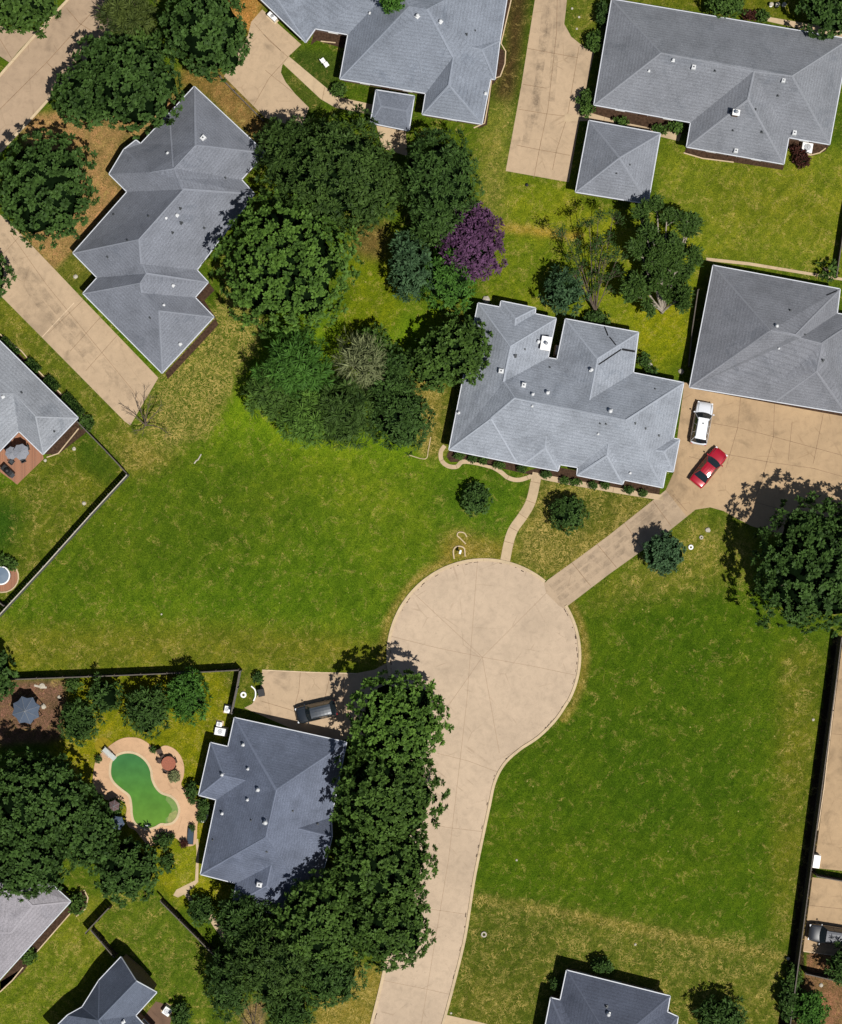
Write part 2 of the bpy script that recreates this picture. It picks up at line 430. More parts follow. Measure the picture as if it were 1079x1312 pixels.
# parched ring beside the turning circle's kerb
rr = np.hypot(PX - 620, PY - 840); ang = np.arctan2(PY - 840, PX - 620)
ring = np.clip(1 - np.abs(rr - 130) / 9.0, 0, 1) * ((ang > 2.2) | (ang < -1.9) | (np.abs(ang) < .7))
colr = colr * (1 - .7 * ring[..., None]) + np.array(C(124, 114, 50)) * .7 * ring[..., None]
dry = np.maximum(dry, ring * .8)
nx, ny = PX.shape
vx = (PX - 539.5) * S; vy = -(PY - 656) * S
co = np.stack([vx, vy, np.zeros_like(vx)], -1).reshape(-1, 3)
ii, jj = np.meshgrid(np.arange(nx - 1), np.arange(ny - 1), indexing='ij')
a = (ii * ny + jj).ravel()
fc = np.stack([a, a + 1, a + ny + 1, a + ny], -1)
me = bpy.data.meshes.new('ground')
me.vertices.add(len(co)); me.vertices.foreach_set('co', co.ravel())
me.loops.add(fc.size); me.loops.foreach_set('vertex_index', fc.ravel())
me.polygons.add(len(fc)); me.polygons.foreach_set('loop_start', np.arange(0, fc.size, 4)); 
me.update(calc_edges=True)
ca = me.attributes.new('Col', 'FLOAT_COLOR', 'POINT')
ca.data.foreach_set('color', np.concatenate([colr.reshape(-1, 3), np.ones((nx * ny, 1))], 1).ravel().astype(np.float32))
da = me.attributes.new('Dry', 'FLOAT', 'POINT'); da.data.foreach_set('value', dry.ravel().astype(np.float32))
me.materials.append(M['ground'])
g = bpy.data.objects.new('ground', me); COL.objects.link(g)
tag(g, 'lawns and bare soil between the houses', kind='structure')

M['gutterdirt'] = simple('gutter_dirt', (.10, .07, .05), .9, .1, var=.4, scale=2)
# ------------------------------------------------------------------ roads, driveways, paths
def P2(pts, z=0.0): return [W(x, y, 0) for x, y in pts]
def slab(name, pts, z, mat, joints=(), jw=.05, label=None, light=(), edge=None, jm='joint', marks=(), mw=.34):
    mb = MB(); mb.poly(P2(pts), z, 0)
    for j in joints: mb.ribbon(P2(j), jw, z + .004, 1)
    for j in light: mb.ribbon(P2(j), .10, z + .0045, 2)
    if edge: mb.ribbon(P2(edge), .12, z + .005, 2)
    for j in marks: mb.ribbon(catmull(P2(j), 6), mw, z + .008, 3)
    o = mb.build(name, [mat, M[jm], M['joint_lt'], M['marks']])
    return tag(o, label, kind='structure')
cx, cy, cr = 620, 840, 122
def arc(a0, a1, r=cr, n=40):
    return [(cx + r * math.cos(math.radians(a0 + (a1 - a0) * i / n)), cy + r * math.sin(math.radians(a0 + (a1 - a0) * i / n))) for i in range(n + 1)]
right_edge = [tuple(p) for p in catmull([(727.6,898.8),(712,922),(690,944),(665,961),(646,979),(634,1002),(627,1033),(616,1085),(607,1130),(596,1200),(581,1262),(566,1318),(545,1395)], 5)]
left_edge = [tuple(p) for p in catmull([(455,1395),(476,1312),(492,1245),(508,1160),(520,1080),(527,1000),(524,950),(515,902)], 5)]
circ = arc(-210, 28.5, n=70)   # from lower left round the top to lower right (y down)
road_poly = circ + right_edge[1:] + left_edge
road_j = [[(612,718),(598,900),(575,1100),(540,1312)], arc(-80, -80.01, 1), [(500,815),(560,830),(618,842),(680,853),(742,866)],
          [(618,842),(560,925)], [(618,842),(700,760)], [(618,842),(530,760)], [(618,842),(640,965)], [(522,1050),(572,1060),(622,1066)], [(512,1160),(560,1166),(601,1172)], [(490,1256),(540,1266),(581,1275)],[(560,965),(600,975),(640,990)]]
road_j = [j for j in road_j if len(j) < 20]
slab('road', road_poly, .012, M['road'], road_j, .04, 'pale concrete turning circle and the road leading down from it', jm='jointfaint')
import random as _r
rk = _r.Random(4)
kb = MB()
lane_a0, lane_a1 = -50.5, -32
for seg in (arc(-202, -50.5, cr + 1, 60), arc(-31.5, 28.5, cr + 1, 30), right_edge, [p for p in left_edge if p[1] > 930]):
    w = P2(seg)
    kb.ribbon([p for p in w], .30, .11, 0, 0.0)
    for i in range(len(w) - 1):
        dq = (w[i + 1] - w[i]); Lq = dq.length
        if Lq < .01: continue
        dq.normalize()
        for k_ in range(max(1, int(Lq / .5))):
            if rk.random() < .35:
                t_ = rk.random() * Lq; cq = w[i] + dq * t_; inn = Vector((W(cx, cy).x, W(cx, cy).y, 0)) - cq
                if seg is right_edge: inn = Vector((-1, 0, 0))
                if cq.y < W(0, 900).y and seg is not right_edge: inn = Vector((1, 0, 0))
                inn.normalize(); cq = cq + inn * rk.uniform(.22, .34)
                kb.box((cq.x, cq.y, .018), (rk.uniform(.1, .5), rk.uniform(.05, .10), .008), math.atan2(dq.y, dq.x), 2)
tag(kb.build('kerb', [M['kerb'], M['joint_lt'], M['gutterdirt']]), 'raised pale kerb around the turning circle and along the road', kind='structure')
# small dark drips and patches on the gutter line
street = [(88,-60),(87,0),(56,33),(28,65),(0,97),(-60,165),(-80,185),(-80,290),(0,195),(44,148),(70,119),(143,44),(163,15),(230,-60)]
slab('road', street, .012, M['street'], [[(85,10),(102,30),(118,40)],[(-20,160),(60,80),(150,-20)],[(60,80),(90,110)]], .07, 'tan concrete street crossing the top left corner')
kb = MB()
kb.ribbon(P2([(92,-20),(87,0),(56,33),(28,65),(0,97),(-60,165)]), .28, .11, 0, 0.0)
kb.ribbon(P2([(-40,240),(0,195),(44,148),(70,119),(143,44),(163,15),(200,-26)]), .28, .11, 0, 0.0)
tag(kb.build('kerb', [M['kerb']]), 'pale kerbs along the tan street in the top left corner', kind='structure')
slab('driveway', [(-60,20),(20,38),(48,40),(26,63),(12,80),(0,72),(-60,60)], .009, M['street'], [[(0,50),(15,75)]], .06, 'tan driveway apron beside the street in the top left corner')
slab('driveway', [(-60,230),(8,281),(27,300),(72,347),(107,384),(203,484),(167,545),(160,540),(7,385),(-60,320)], .009, M['drive'],
     [[(14,300),(60,365),(170,500),(180,516)],[(28,300),(-10,340)],[(107,384),(62,427)],[(150,430),(110,475)],[(130,405),(90,450)]], .045, 'long tan concrete driveway along the lower side of the zigzag roofed house', marks=[[(0,300),(60,380),(120,450),(170,510)],[(10,330),(60,400),(110,455)]], mw=.9, light=[[(95,388),(78,406),(54,432)]])
slab('driveway', [(336,12),(386,57),(370,72),(362,83),(360,93),(366,105),(378,120),(396,138),(386,165),(340,151),(287,98),(302,72),(318,45),(322,28)], .009, M['drive'],
     [[(326,30),(345,52),(400,100)],[(340,90),(375,118)],[(371,71),(345,100),(325,135)],[(360,65),(338,44)]], .05, 'tan driveway in front of the house at the top centre')
slab('driveway', [(693,-70),(685.4,0),(668,110),(648,219),(729,233.5),(741,163),(761,68),(745.6,58),(732,47),(723,30.6),(725,14),(733,-70)], .009, M['drive'],
     [[(715,-40),(713,43),(702,140),(691,192),(684,228)],[(662,186),(692,192),(730,199)],[(665,140),(701,146),(726,149)],[(676,62),(740,74)],[(742,60),(727,149),(713,193),(708,218)],[(670,108),(700,113)]], .055, 'long tan driveway between the two houses at the top', marks=[[(706,-60),(704,20),(692,90),(684,160)],[(714,-60),(714,20),(710,80),(706,130)],[(700,0),(690,100),(672,190)]], mw=.8)
slab('driveway', [(874,490),(876,498),(868,560),(863,606),(853,628),(880,662),(891,653),(910,650),(927,654.6),(943.5,664),(963,674),(984,680),(1020,688),(1160,705),(1160,500)], .009, M['drive2'],
     [[(912,542),(950,549),(993,560),(1085,585)],[(950,500),(945,549),(930,600)],[(993,500),(991,560),(975,620),(955,668)],[(1055,530),(1042,594)],[(920,580),(985,592),(1042,600),(1085,612)],[(883,585),(912,592)],[(955,640),(1010,655)],[(1015,540),(1010,590)]], .055, 'wide tan parking court with the white and red cars on it')
slab('driveway', [(853,628),(780,686),(745,712),(702,743),(697,748),(700,760),(716,776),(723,780),(729,775),(780,736),(815,711),(850,686),(880,662)], .018, M['drive3'],
     [[(836,641),(860,674)],[(800,670),(822,702)],[(765,697),(790,727)],[(733,721),(757,751)],[(862,634),(880,655)]], .06, 'greyish concrete lane from the parking court down to the turning circle', marks=[[(862,628),(800,680),(745,722),(705,752)],[(872,640),(812,694),(756,738),(716,768)],[(866,634),(806,686),(750,730),(712,760)]], mw=.6)
slab('driveway', [(336,858),(400,861),(457,862.5),(480,858),(502,846),(525,900),(500,935),(430,950),(400,945),(313,907),(323,902),(331,890),(334,880)], .009, M['drive'],
     [[(385,860),(383,885),(378,905)],[(424,861),(415,900)],[(334,898),(371,909),(385,915)],[(440,862),(440,940)]], .05, 'tan driveway with the black car beside the blue roofed house', light=[[(336,858.5),(400,861.5),(457,863)]])
slab('path', [(566,1299),(620,1311),(700,1330),(700,1345),(620,1328),(561,1316)], .009, M['walk'], [], .05, 'concrete path starting at the road near the bottom edge')
slab('driveway', [(1079,828),(1056,1015),(1050,1060),(1043,1112),(1160,1124),(1160,828)], .009, M['drive2'], [[(1066,940),(1100,944)]], .05, 'tan paved yard behind the fence at the right edge', light=[[(1077,830),(1056,1010),(1048,1064)]])
slab('driveway', [(1041,1124),(1160,1138),(1160,1236),(1029,1219)], .009, M['drive2'], [[(1037,1160),(1110,1168)]], .05, 'tan driveway under the grey car at the right edge', light=[[(1030,1219),(1160,1236)]])
# paths
def pathway(pts, w_px, label, z=.016, mat='walk', jn=6):
    w = catmull([W(x, y) for x, y in pts], 6); mb = MB(); mb.ribbon(w, w_px * S, z, 0)
    for i in range(jn, len(w) - 1, jn):
        d = (w[i + 1] - w[i - 1]).normalized(); n = Vector((-d.y, d.x, 0)) * (w_px * S / 2)
        mb.ribbon([w[i] - n, w[i] + n], .05, z + .004, 1)
    return tag(mb.build('path', [M[mat], M['joint']]), label, kind='structure')
pathway([(647,720),(652,695),(658,678),(670,661),(680,643),(686,618),(688,604)], 12.5, 'winding path from the turning circle to the front door of the white vented house')
pathway([(570,571),(565,579),(566,590),(574,597),(585,598),(592,592),(603,592),(618,595),(632,599),(642,605),(651,612),(663,615),(676,612),(686,607)], 5.5, 'narrow curved path along the left half of the white vented house', .020, jn=12)
pathway([(682,608),(720,616),(760,623),(800,630),(850,638)], 7, 'straight path along the right half of the white vented house', .021, jn=8)
slab('path', [(370,72),(420,114),(437,125),(478,134),(475,147),(430,138),(411,127),(363,82)], .014, M['walk'], [[(416,112),(413,128)]], .05, 'diagonal path from the top centre driveway to the porch')
slab('patio', [(482,160),(520,168),(522,200),(490,190)], .009, M['walk'], [], .05, 'small tan patio below the low flat roof')
slab('path', [(724,145),(744,148),(760,142),(830,156),(874,170),(870,181),(846,175),(757,155),(742,155),(723,156)], .014, M['walk'], [[(775,148),(773,158)],[(800,152),(798,163)]], .05, 'tan path between the big hipped house and its square garage')
slab('path', [(958,17),(960,22),(1040,40),(1079,48),(1090,40),(1010,26)], .009, M['walk'], [], .05, 'tan path along the top side of the large top right house')
slab('path', [(905,330),(960,336),(1085,357),(1085,360.5),(960,340),(905,334)], .009, M['walk'], [], .05, 'narrow pale path above the roof at the right edge')
slab('patio', [(22,552),(55,582),(56,588),(22,621),(16,616),(-20,590),(-20,575)], .012, M['paver'], [], .05, 'red brick patio in the corner of the left house')
slab('patio', [(178,1310),(200,1283),(222,1290),(215,1330),(180,1345)], .012, M['mulchpave'], [], .05, 'dark brown patio beside the small blue roof at the bottom left')
slab('path', [(250,1075),(252,1090),(250,1128),(226,1140),(222,1147),(228,1150),(236,1146),(246,1160),(249,1158),(241,1143),(254,1130),(255,1090),(254,1075)], .012, M['walk'], [], .05, 'pale narrow garden path beside the pool yard lawn')
slab('path', [(268,1165),(278,1180),(292,1200),(296,1212),(291,1210),(274,1188),(262,1168)], .012, M['walk'], [], .05, 'short pale path beside the diagonal fence at the bottom left')
# garden beds against houses (dark mulch)
M['mulch'] = simple('dark_mulch', (.055, .032, .02), .95, .1, var=.5, scale=4)
M['bedgreen'] = simple('ground_cover', (.045, .07, .015), .9, .1, var=.5, scale=5)
def bed(pts, label, edging=None, mat='mulch'):
    mb = MB(); mb.poly(P2(pts), .02, 0)
    if edging: mb.ribbon(P2(edging), .12, .10, 1, 0.0)
    tag(mb.build('garden_bed', [M[mat], M['kerb']]), label, kind='structure')
bed([(100,535),(112,552),(107,557),(75,582),(55,582)], 'mulch bed at the lower corner of the left house', [(101,549),(75,581),(60,586)])
bed([(0,430),(20,448),(50,478),(84,510),(105,528),(117,540),(118,550),(108,545),(95,537),(0,440)], 'mulch bed under the clipped hedges of the left house', [(0,428),(28,450),(50,476),(82,508),(105,528),(117,540),(117,549)])
bed([(668,606),(715,614),(770,622),(845,634),(846,622),(700,596)], 'planting bed under the right half of the front eave', None)
bed([(577,573),(572,585),(577,592),(586,592),(592,588),(660,604),(672,607),(672,596),(580,575)], 'planting bed under the left half of the front eave', None)
bed([(760,135),(885,158),(874,172),(800,157),(758,145)], 'dark bed between the path and the big hipped house')
bed([(880,188),(1005,212),(1003,218),(985,215),(940,208),(900,202),(876,197)], 'dark bed with pale edging under the lower wing of the hipped house', [(876,196),(900,203),(940,208)])
bed([(1010,176),(1063,186),(1057,194),(1040,200),(1010,190)], 'dark bed holding the white cooling unit', [(1058,190),(1050,196),(1038,199)])
bed([(212,478),(276,408),(280,416),(215,486)], 'dark mulch bed along the lower right side of the zigzag house')
bed([(252,346),(267,361),(275,372),(262,385),(277,408),(268,405),(250,380)], 'dark mulch bed in the notch of the zigzag house')
bed([(655,0),(640,60),(646,65),(647,80),(640,98),(630,110),(624,160),(612,165),(617,155),(628,100),(640,50),(650,0)], 'bed along the right side of the top centre house', [(655,0),(642,56),(648,66),(647,82),(641,98),(630,102),(626,130),(621,158),(607,164)])
bed([(404,36),(446,43),(440,62),(406,52),(398,58)], 'brown entry court under the eave of the top centre house', [(411,53),(430,55)])
bed([(38,1214),(92,1156),(91,1170),(46,1221),(30,1245),(0,1272),(0,1258)], 'planting bed along the roof at the lower left edge', [(92,1168),(46,1221)])
bed([(0,1258),(30,1240),(26,1244),(0,1271)], 'end of the planting bed at the lower left edge', [(30,1239),(16,1256),(0,1271)])
bed([(92,1155),(105,1140),(112,1148),(112,1160),(98,1174),(92,1168)], 'round edged bed at the corner of the lower left house', [(108,1140),(113,1150),(110,1164),(98,1174)])
bed([(883,497),(990,517),(1083,534),(1083,528),(885,492)], 'dark drain strip under the eave above the parking court')

# ------------------------------------------------------------------ swimming pool
Z1 = 1 / 6.744
def zp(l): return [(110 + x * Z1, 930 + y * Z1) for x, y in l]
pool = zp([(212,350),(228,295),(275,250),(345,228),(420,234),(485,268),(535,320),(565,385),(575,455),(605,525),(655,578),(735,608),(785,655),(808,720),(795,785),(755,835),(700,852),(650,850),(600,878),(530,893),(462,873),(415,825),(397,760),(392,680),(374,605),(314,555),(246,495),(212,430)])
deck = zp([(90,285),(150,222),(235,150),(330,104),(450,105),(540,150),(600,205),(680,170),(760,195),(820,260),(850,350),(845,440),(825,510),(880,570),(950,640),(992,730),(965,850),(948,1018),(840,1035),(800,985),(740,960),(650,1000),(560,1040),(490,980),(430,905),(370,870),(345,800),(352,700),(300,640),(180,640),(80,545),(62,450)])
pw = [Vector((p.x, p.y, 0)) for p in catmull([W(x, y) for x, y in pool], 5, True)]
dw = [Vector((p.x, p.y, 0)) for p in catmull([W(x, y) for x, y in deck], 5, True)]
mb = MB(); 
tr = tessellate_polygon([dw, list(reversed(pw))]); allv = dw + list(reversed(pw))
fs = []
for t in tr:
    a_, b_, c_ = [allv[i] for i in t]
    fs.append(tuple(t) if (b_ - a_).cross(c_ - a_).z > 0 else tuple(reversed(t)))
mb.add([(v.x, v.y, .06) for v in allv], fs, 0)
n = len(dw)
mb.add([(v.x, v.y, .06) for v in dw] + [(v.x, v.y, 0.0) for v in dw], [(i, (i + 1) % n, n + (i + 1) % n, n + i) for i in range(n)], 0)
mb.ribbon(pw + [pw[0]], .26, .085, 1, -.02)
tag(mb.build('pool_deck', [M['deck'], M['kerb']]), 'tan concrete deck with pale coping around the green swimming pool', kind='structure')
m = NT('green_pool_water'); v = m.coord()
sp = m.new('ShaderNodeSeparateXYZ'); m.link(v, sp.inputs[0])
yr = m.new('ShaderNodeMapRange'); yr.inputs[1].default_value = W(0, 1060).y; yr.inputs[2].default_value = W(0, 960).y
m.link(sp.outputs[1], yr.inputs[0]); nn = m.noise(v, .7, 4)
m.base(m.mix(1.0, m.ramp(yr.outputs[0], [(0.0, C(106,148,52)), (0.45, C(88,140,56)), (0.9, C(68,126,70))]), m.ramp(nn, [(.3, .82), (.7, 1.12)]), 'MULTIPLY'))
m.rough(.08, .5); m.bump(m.noise(v, 3, 2), .08, .02)
mb = MB(); mb.poly([(p.x, p.y) for p in pw], .03)
tag(mb.build('water', m.mat), 'cloudy green water of the kidney shaped pool', kind='structure')
# shallow shelf of the pool
shelf = zp([(700,600),(735,612),(783,657),(806,720),(793,783),(755,833),(712,850),(690,845),(690,800),(730,770),(748,720),(725,680),(690,640)])
mb = MB(); mb.poly(P2(shelf), .036, 0); mb.poly(P2(zp([(722,758),(780,728),(792,745),(786,785),(752,828),(716,840),(704,818)])), .042, 1)
tag(mb.build('pool_step', [simple('algae_step', C(104,138,42), .4, .5, var=.2), simple('tan_bench', C(146,150,76), .5, .4, var=.2)]), 'yellow green shallow step in the corner of the pool', kind='structure')
# ------------------------------------------------------------------ houses
def roof_solve(V, faces, ze, pitch, man):
    """V: name -> photo pixel; faces: list of names; eave vertices are in EV. Returns world points."""
    z = {k: ze for k in V}
    z.update({k: ze + man[k] for k in man})
    for it in range(8):
        P = {k: W(V[k][0], V[k][1], z[k]) for k in V}
        acc = {}
        for f in faces:
            best = None
            cen = sum((P[k] for k in f), Vector((0, 0, 0))) / len(f)
            for i in range(len(f)):
                a, b = f[i], f[(i + 1) % len(f)]
                if a in EVS and b in EVS:
                    L = (P[a] - P[b]).xy.length
                    if best is None or L > best[0]: best = (L, a, b)
            if best is None: continue
            A, B = P[best[1]], P[best[2]]
            d = (B - A).xy.normalized(); n = Vector((-d.y, d.x))
            if (cen.xy - A.xy).dot(n) < 0: n = -n
            for k in f:
                if k in EVS or k in man: continue
                acc.setdefault(k, []).append(ze + pitch * max(0, (P[k].xy - A.xy).dot(n)))
        for k, l in acc.items(): z[k] = sum(l) / len(l)
    return {k: W(V[k][0], V[k][1], z[k]) for k in V}
ROOFS = []
def make_house(name, label, V, faces, eaves, ze=2.7, pitch=.7, man={}, roofm=None, wallm=None, extra=(), cat='house', overhang=.32, gdoor=None, doors=(), base=0.0, wins=True, solid=True):
    global EVS
    EVS = set(eaves)
    V = dict(V)
    P = roof_solve(V, faces, ze, pitch, man)
    org = Vector((sum(P[k].x for k in eaves) / len(eaves), sum(P[k].y for k in eaves) / len(eaves), 0))
    root = thing(name, org, label, cat)
    keys = list(V); idx = {k: i for i, k in enumerate(keys)}
    tris = []; FN = []; directed = {}
    for f in faces:
        pts = [P[k] for k in f]
        ar = sum(pts[i].x * pts[(i + 1) % len(pts)].y - pts[(i + 1) % len(pts)].x * pts[i].y for i in range(len(pts)))
        ff = list(f) if ar > 0 else list(reversed(f))
        pts = [P[k] for k in ff]
        nrm = Vector((0, 0, 0))
        for t in tessellate_polygon([[Vector((p.x, p.y, 0)) for p in pts]]):
            a, b, c = [pts[i] for i in t]
            nn = (b - a).cross(c - a)
            tt = tuple(idx[ff[i]] for i in t)
            if nn.z < 0: tt = tt[::-1]; nn = -nn
            tris.append(tt); nrm += nn
        nrm.normalize(); FN.append((ff, nrm, pts))
        for i in range(len(ff)): directed[(ff[i], ff[(i + 1) % len(ff)])] = len(FN) - 1
    # boundary loop
    nxt = {a: b for (a, b) in directed if (b, a) not in directed}
    start = next(iter(nxt)); loop = [start]; k = nxt[start]
    while k != start and k in nxt and len(loop) < 200: loop.append(k); k = nxt[k]
    if len(loop) != len(nxt): print('ROOF LOOP PROBLEM', name, label, 'loop', loop, 'all', list(nxt.items()))
    odd = [(a) for a in nxt if a not in EVS]
    if odd: print('non-eave boundary', label, odd)
    bv = [P[k] for k in keys]
    ROOFS.append((BVHTree.FromPolygons(bv, tris), root, org))
    rb = MB(); rb.add(bv, tris, 0)
    ro = loc_mb(rb, org).build('roof', roofm, root)
    # walls + soffit
    Lp = [P[k] for k in loop]; n = len(Lp)
    ins = []
    for i in range(n):
        p0, p1, p2 = Lp[i - 1].xy, Lp[i].xy, Lp[(i + 1) % n].xy
        d1 = (p1 - p0).normalized(); d2 = (p2 - p1).normalized()
        n1 = Vector((-d1.y, d1.x)); n2 = Vector((-d2.y, d2.x)); b = n1 + n2
        if b.length < .2: b = n1
        b = b / max(.35, b.dot(n1)) if b.dot(n1) > .35 else b.normalized()
        ins.append(p1 + b * overhang)
    zt = [p.z for p in Lp]
    wb = MB()
    for i in range(n):
        j = (i + 1) % n
        wb.add([(ins[i].x, ins[i].y, base), (ins[j].x, ins[j].y, base), (ins[j].x, ins[j].y, zt[j] - .06), (ins[i].x, ins[i].y, zt[i] - .06)], [(0, 1, 2, 3)])
    loc_mb(wb, org).build('wall', wallm or M['brick'], root)
    sb = MB()
    for i in range(n):
        j = (i + 1) % n
        o_i, o_j = Lp[i], Lp[j]
        sb.add([(o_i.x, o_i.y, zt[i] - .16), (o_j.x, o_j.y, zt[j] - .16), (ins[j].x, ins[j].y, zt[j] - .16), (ins[i].x, ins[i].y, zt[i] - .16)], [(3, 2, 1, 0)])
        d = (o_j - o_i).xy; L = d.length
        if L < .05: continue
        d.normalize(); nn = Vector((d.y, -d.x)); e = .055
        # gutter: a small channel outside the edge
        a0, a1 = o_i.xy - d * .0, o_j.xy + d * .0
        w0 = .075
        vs = []
        for (q, zz) in ((a0, zt[i]), (a1, zt[j])):
            for off, dz in ((-.03, .015), (w0, .015), (w0, -.15), (-.03, -.165)):
                vs.append((q.x + nn.x * off, q.y + nn.y * off, zz + dz))
        sb.add(vs, [(0, 4, 5, 1), (1, 5, 6, 2), (2, 6, 7, 3), (0, 1, 2, 3), (7, 6, 5, 4)])
    loc_mb(sb, org).build('gutter', M['gutter'], root)
    # ridge and hip caps
    cb = MB()
    def cap(a, b, na, nb, pa, pb, w=.12):
        d = (b - a).xy
        if d.length < .2: return
        d.normalize(); nn = Vector((-d.y, d.x))
        vs = []
        for q in (a, b):
            for s_, (nf, pf) in ((1, (na, pa)), (-1, (nb, pb))):
                x, y = q.x + nn.x * w * s_, q.y + nn.y * w * s_
                zz = pf.z - (nf.x * (x - pf.x) + nf.y * (y - pf.y)) / max(.2, nf.z)
                zz = min(max(zz, q.z - .16), q.z + .05)
                vs.append((x, y, zz + .022))
            vs.append((q.x, q.y, q.z + .045))
        cb.add(vs, [(0, 2, 5, 3), (2, 1, 4, 5)])
    vb = MB()
    for (a, b), fi in directed.items():
        if (b, a) in directed and a < b:
            fj = directed[(b, a)]
            na, nb = FN[fi][1], FN[fj][1]
            d = (P[b] - P[a]); nn = Vector((-d.y, d.x)).normalized() if d.xy.length else Vector((1, 0))
            # fi lies left of a->b
            convex = (na.xy.dot(nn) - nb.xy.dot(nn)) > .05
            if convex: cap(P[a], P[b], na, nb, P[a], P[a])
            elif (na.xy.dot(nn) - nb.xy.dot(nn)) < -.05:
                cap(P[a], P[b], na, nb, P[a], P[a], .09) if False else None
    for (a, b) in extra:
        if a in P and b in P:
            fz = Vector((0, 0, 1)); vbz = P[a]
            cap(P[a], P[b], fz, fz, P[a], P[a]) if False else None
    if cb.v:
        c_ = loc_mb(cb, org).build('ridge_cap', CAPM[roofm.name], ro)
    # windows and doors on the walls
    k = 0
    for i in range(n):
        j = (i + 1) % n
        a, b = ins[i], ins[j]; d = b - a; L = d.length
        if L < 2.4 or not wins: continue
        if abs(zt[i] - ze) > .3 or abs(zt[j] - ze) > .3: continue
        d.normalize(); nn = Vector((d.y, -d.x)); rz = math.atan2(d.y, d.x)
        if loop[i] in (gdoor or ()):
            g = MB(); w = min(L - 1.2, 4.9)
            c = (a + b) / 2 + nn * .02
            g.box((c.x, c.y, 1.12), (w, .08, 2.2), rz, 0)
            for q in range(1, 4): g.box((c.x + nn.x * .03, c.y + nn.y * .03, .55 * q), (w, .06, .03), rz, 1)
            loc_mb(g, org).build('garage_door', [M['gdoor'], M['frame']], root); continue
        if loop[i] in doors:
            g = MB(); c = (a + b) / 2 + nn * .02
            g.box((c.x, c.y, 1.06), (1.0, .09, 2.1), rz, 0)
            dd = loc_mb(g, org).build('door', [M['door']], root)
            hh = MB(); hp = c + d * .38 + nn * .09; hh.box((hp.x, hp.y, 1.02), (.05, .08, .14), rz)
            loc_mb(hh, org).build('handle', M['metal'], dd)
        cnt = max(1, int(L / 3.6))
        for q in range(cnt):
            t = (q + .5) / cnt * L
            if loop[i] in doors and abs(t - L / 2) < 1.3: continue
            c = a + d * t
            fr = MB(); wz = min(1.75, ze - .95); hh_ = 1.25
            for s_ in (-1, 1): fr.box((c.x + d.x * .58 * s_ + nn.x * .03, c.y + d.y * .58 * s_ + nn.y * .03, wz), (.07, .12, hh_ + .12), rz)
            fr.box((c.x + nn.x * .03, c.y + nn.y * .03, wz + hh_ / 2 + .02), (1.08, .12, .07), rz); fr.box((c.x + nn.x * .05, c.y + nn.y * .05, wz - hh_ / 2 - .02), (1.08, .18, .07), rz)
            fr.box((c.x + nn.x * .03, c.y + nn.y * .03, wz), (1.08, .06, .04), rz)
            fo = loc_mb(fr, org).build('window', M['frame'], root)
            gl = MB(); gl.box((c.x + nn.x * .012, c.y + nn.y * .012, wz), (1.1, .04, hh_), rz)
            loc_mb(gl, org).build('pane', M['glass'], fo)
    return root, org
def roof_hit(x, y):
    o = Vector((0, 0, H)); t = W(x, y, 0); d = (t - o).normalized(); best = None
    for bvh, root, org in ROOFS:
        h = bvh.ray_cast(o, d)
        if h[0] is not None and (best is None or h[3] < best[0]): best = (h[3], h[0], h[1], root, org)
    return best
def roof_item(kind, x, y, size=1.0, rz=None):
    h = roof_hit(x, y)
    if h is None: print('vent misses roof', kind, x, y); return
    _, p, nrm, root, org = h
    nrm = nrm if nrm.z > 0 else -nrm
    rz = math.atan2(nrm.y, nrm.x) if rz is None else rz
    mb = MB()
    if kind == 'pipe':
        mb.tube((p.x, p.y, p.z - .1), (p.x, p.y, p.z + .30 * size), .07 * size, .06 * size, 8, 0)
        mb.box((p.x, p.y, p.z + .01), (.26 * size, .26 * size, .05), rz, 0)
        o = loc_mb(mb, org).build('vent_pipe', M['dkmetal'], root)
    elif kind == 'white':
        mb.tube((p.x, p.y, p.z - .1), (p.x, p.y, p.z + .38 * size), .10 * size, .10 * size, 10, 0)
        mb.lathe((p.x, p.y, p.z + .36 * size), [(.16 * size, 0), (.19 * size, .06), (.12 * size, .16 * size), (.02, .20 * size)], 12, 0)
        mb.box((p.x, p.y, p.z + .02), (.42 * size, .42 * size, .05), rz, 0)
        o = loc_mb(mb, org).build('vent_pipe', M['ventgrey'], root)
    elif kind == 'box':
        mb.box((p.x, p.y, p.z + .08 * size), (.62 * size, .55 * size, .55 * size), rz, 0, .9)
        mb.box((p.x, p.y, p.z + .40 * size), (.46 * size, .40 * size, .10), rz, 0)
        mb.box((p.x, p.y, p.z + .47 * size), (.16 * size, .16 * size, .10), rz, 1)
        o = loc_mb(mb, org).build('roof_vent', [M['ventgrey'], M['dkmetal']], root, bevel=.02)
    elif kind == 'chimney':
        sx, sy = size
        mb.box((p.x, p.y, p.z + .2), (sx, sy, 1.5), rz, 0)
        mb.box((p.x, p.y, p.z + 1.0), (sx + .14, sy + .14, .12), rz, 1)
        mb.tube((p.x, p.y, p.z + 1.05), (p.x, p.y, p.z + 1.4), .13, .13, 10, 2)
        mb.lathe((p.x, p.y, p.z + 1.4), [(.2, 0), (.2, .05), (.05, .14)], 10, 2)
        o = loc_mb(mb, org).build('chimney', [M['brick'], M['white'], M['metal']], root)

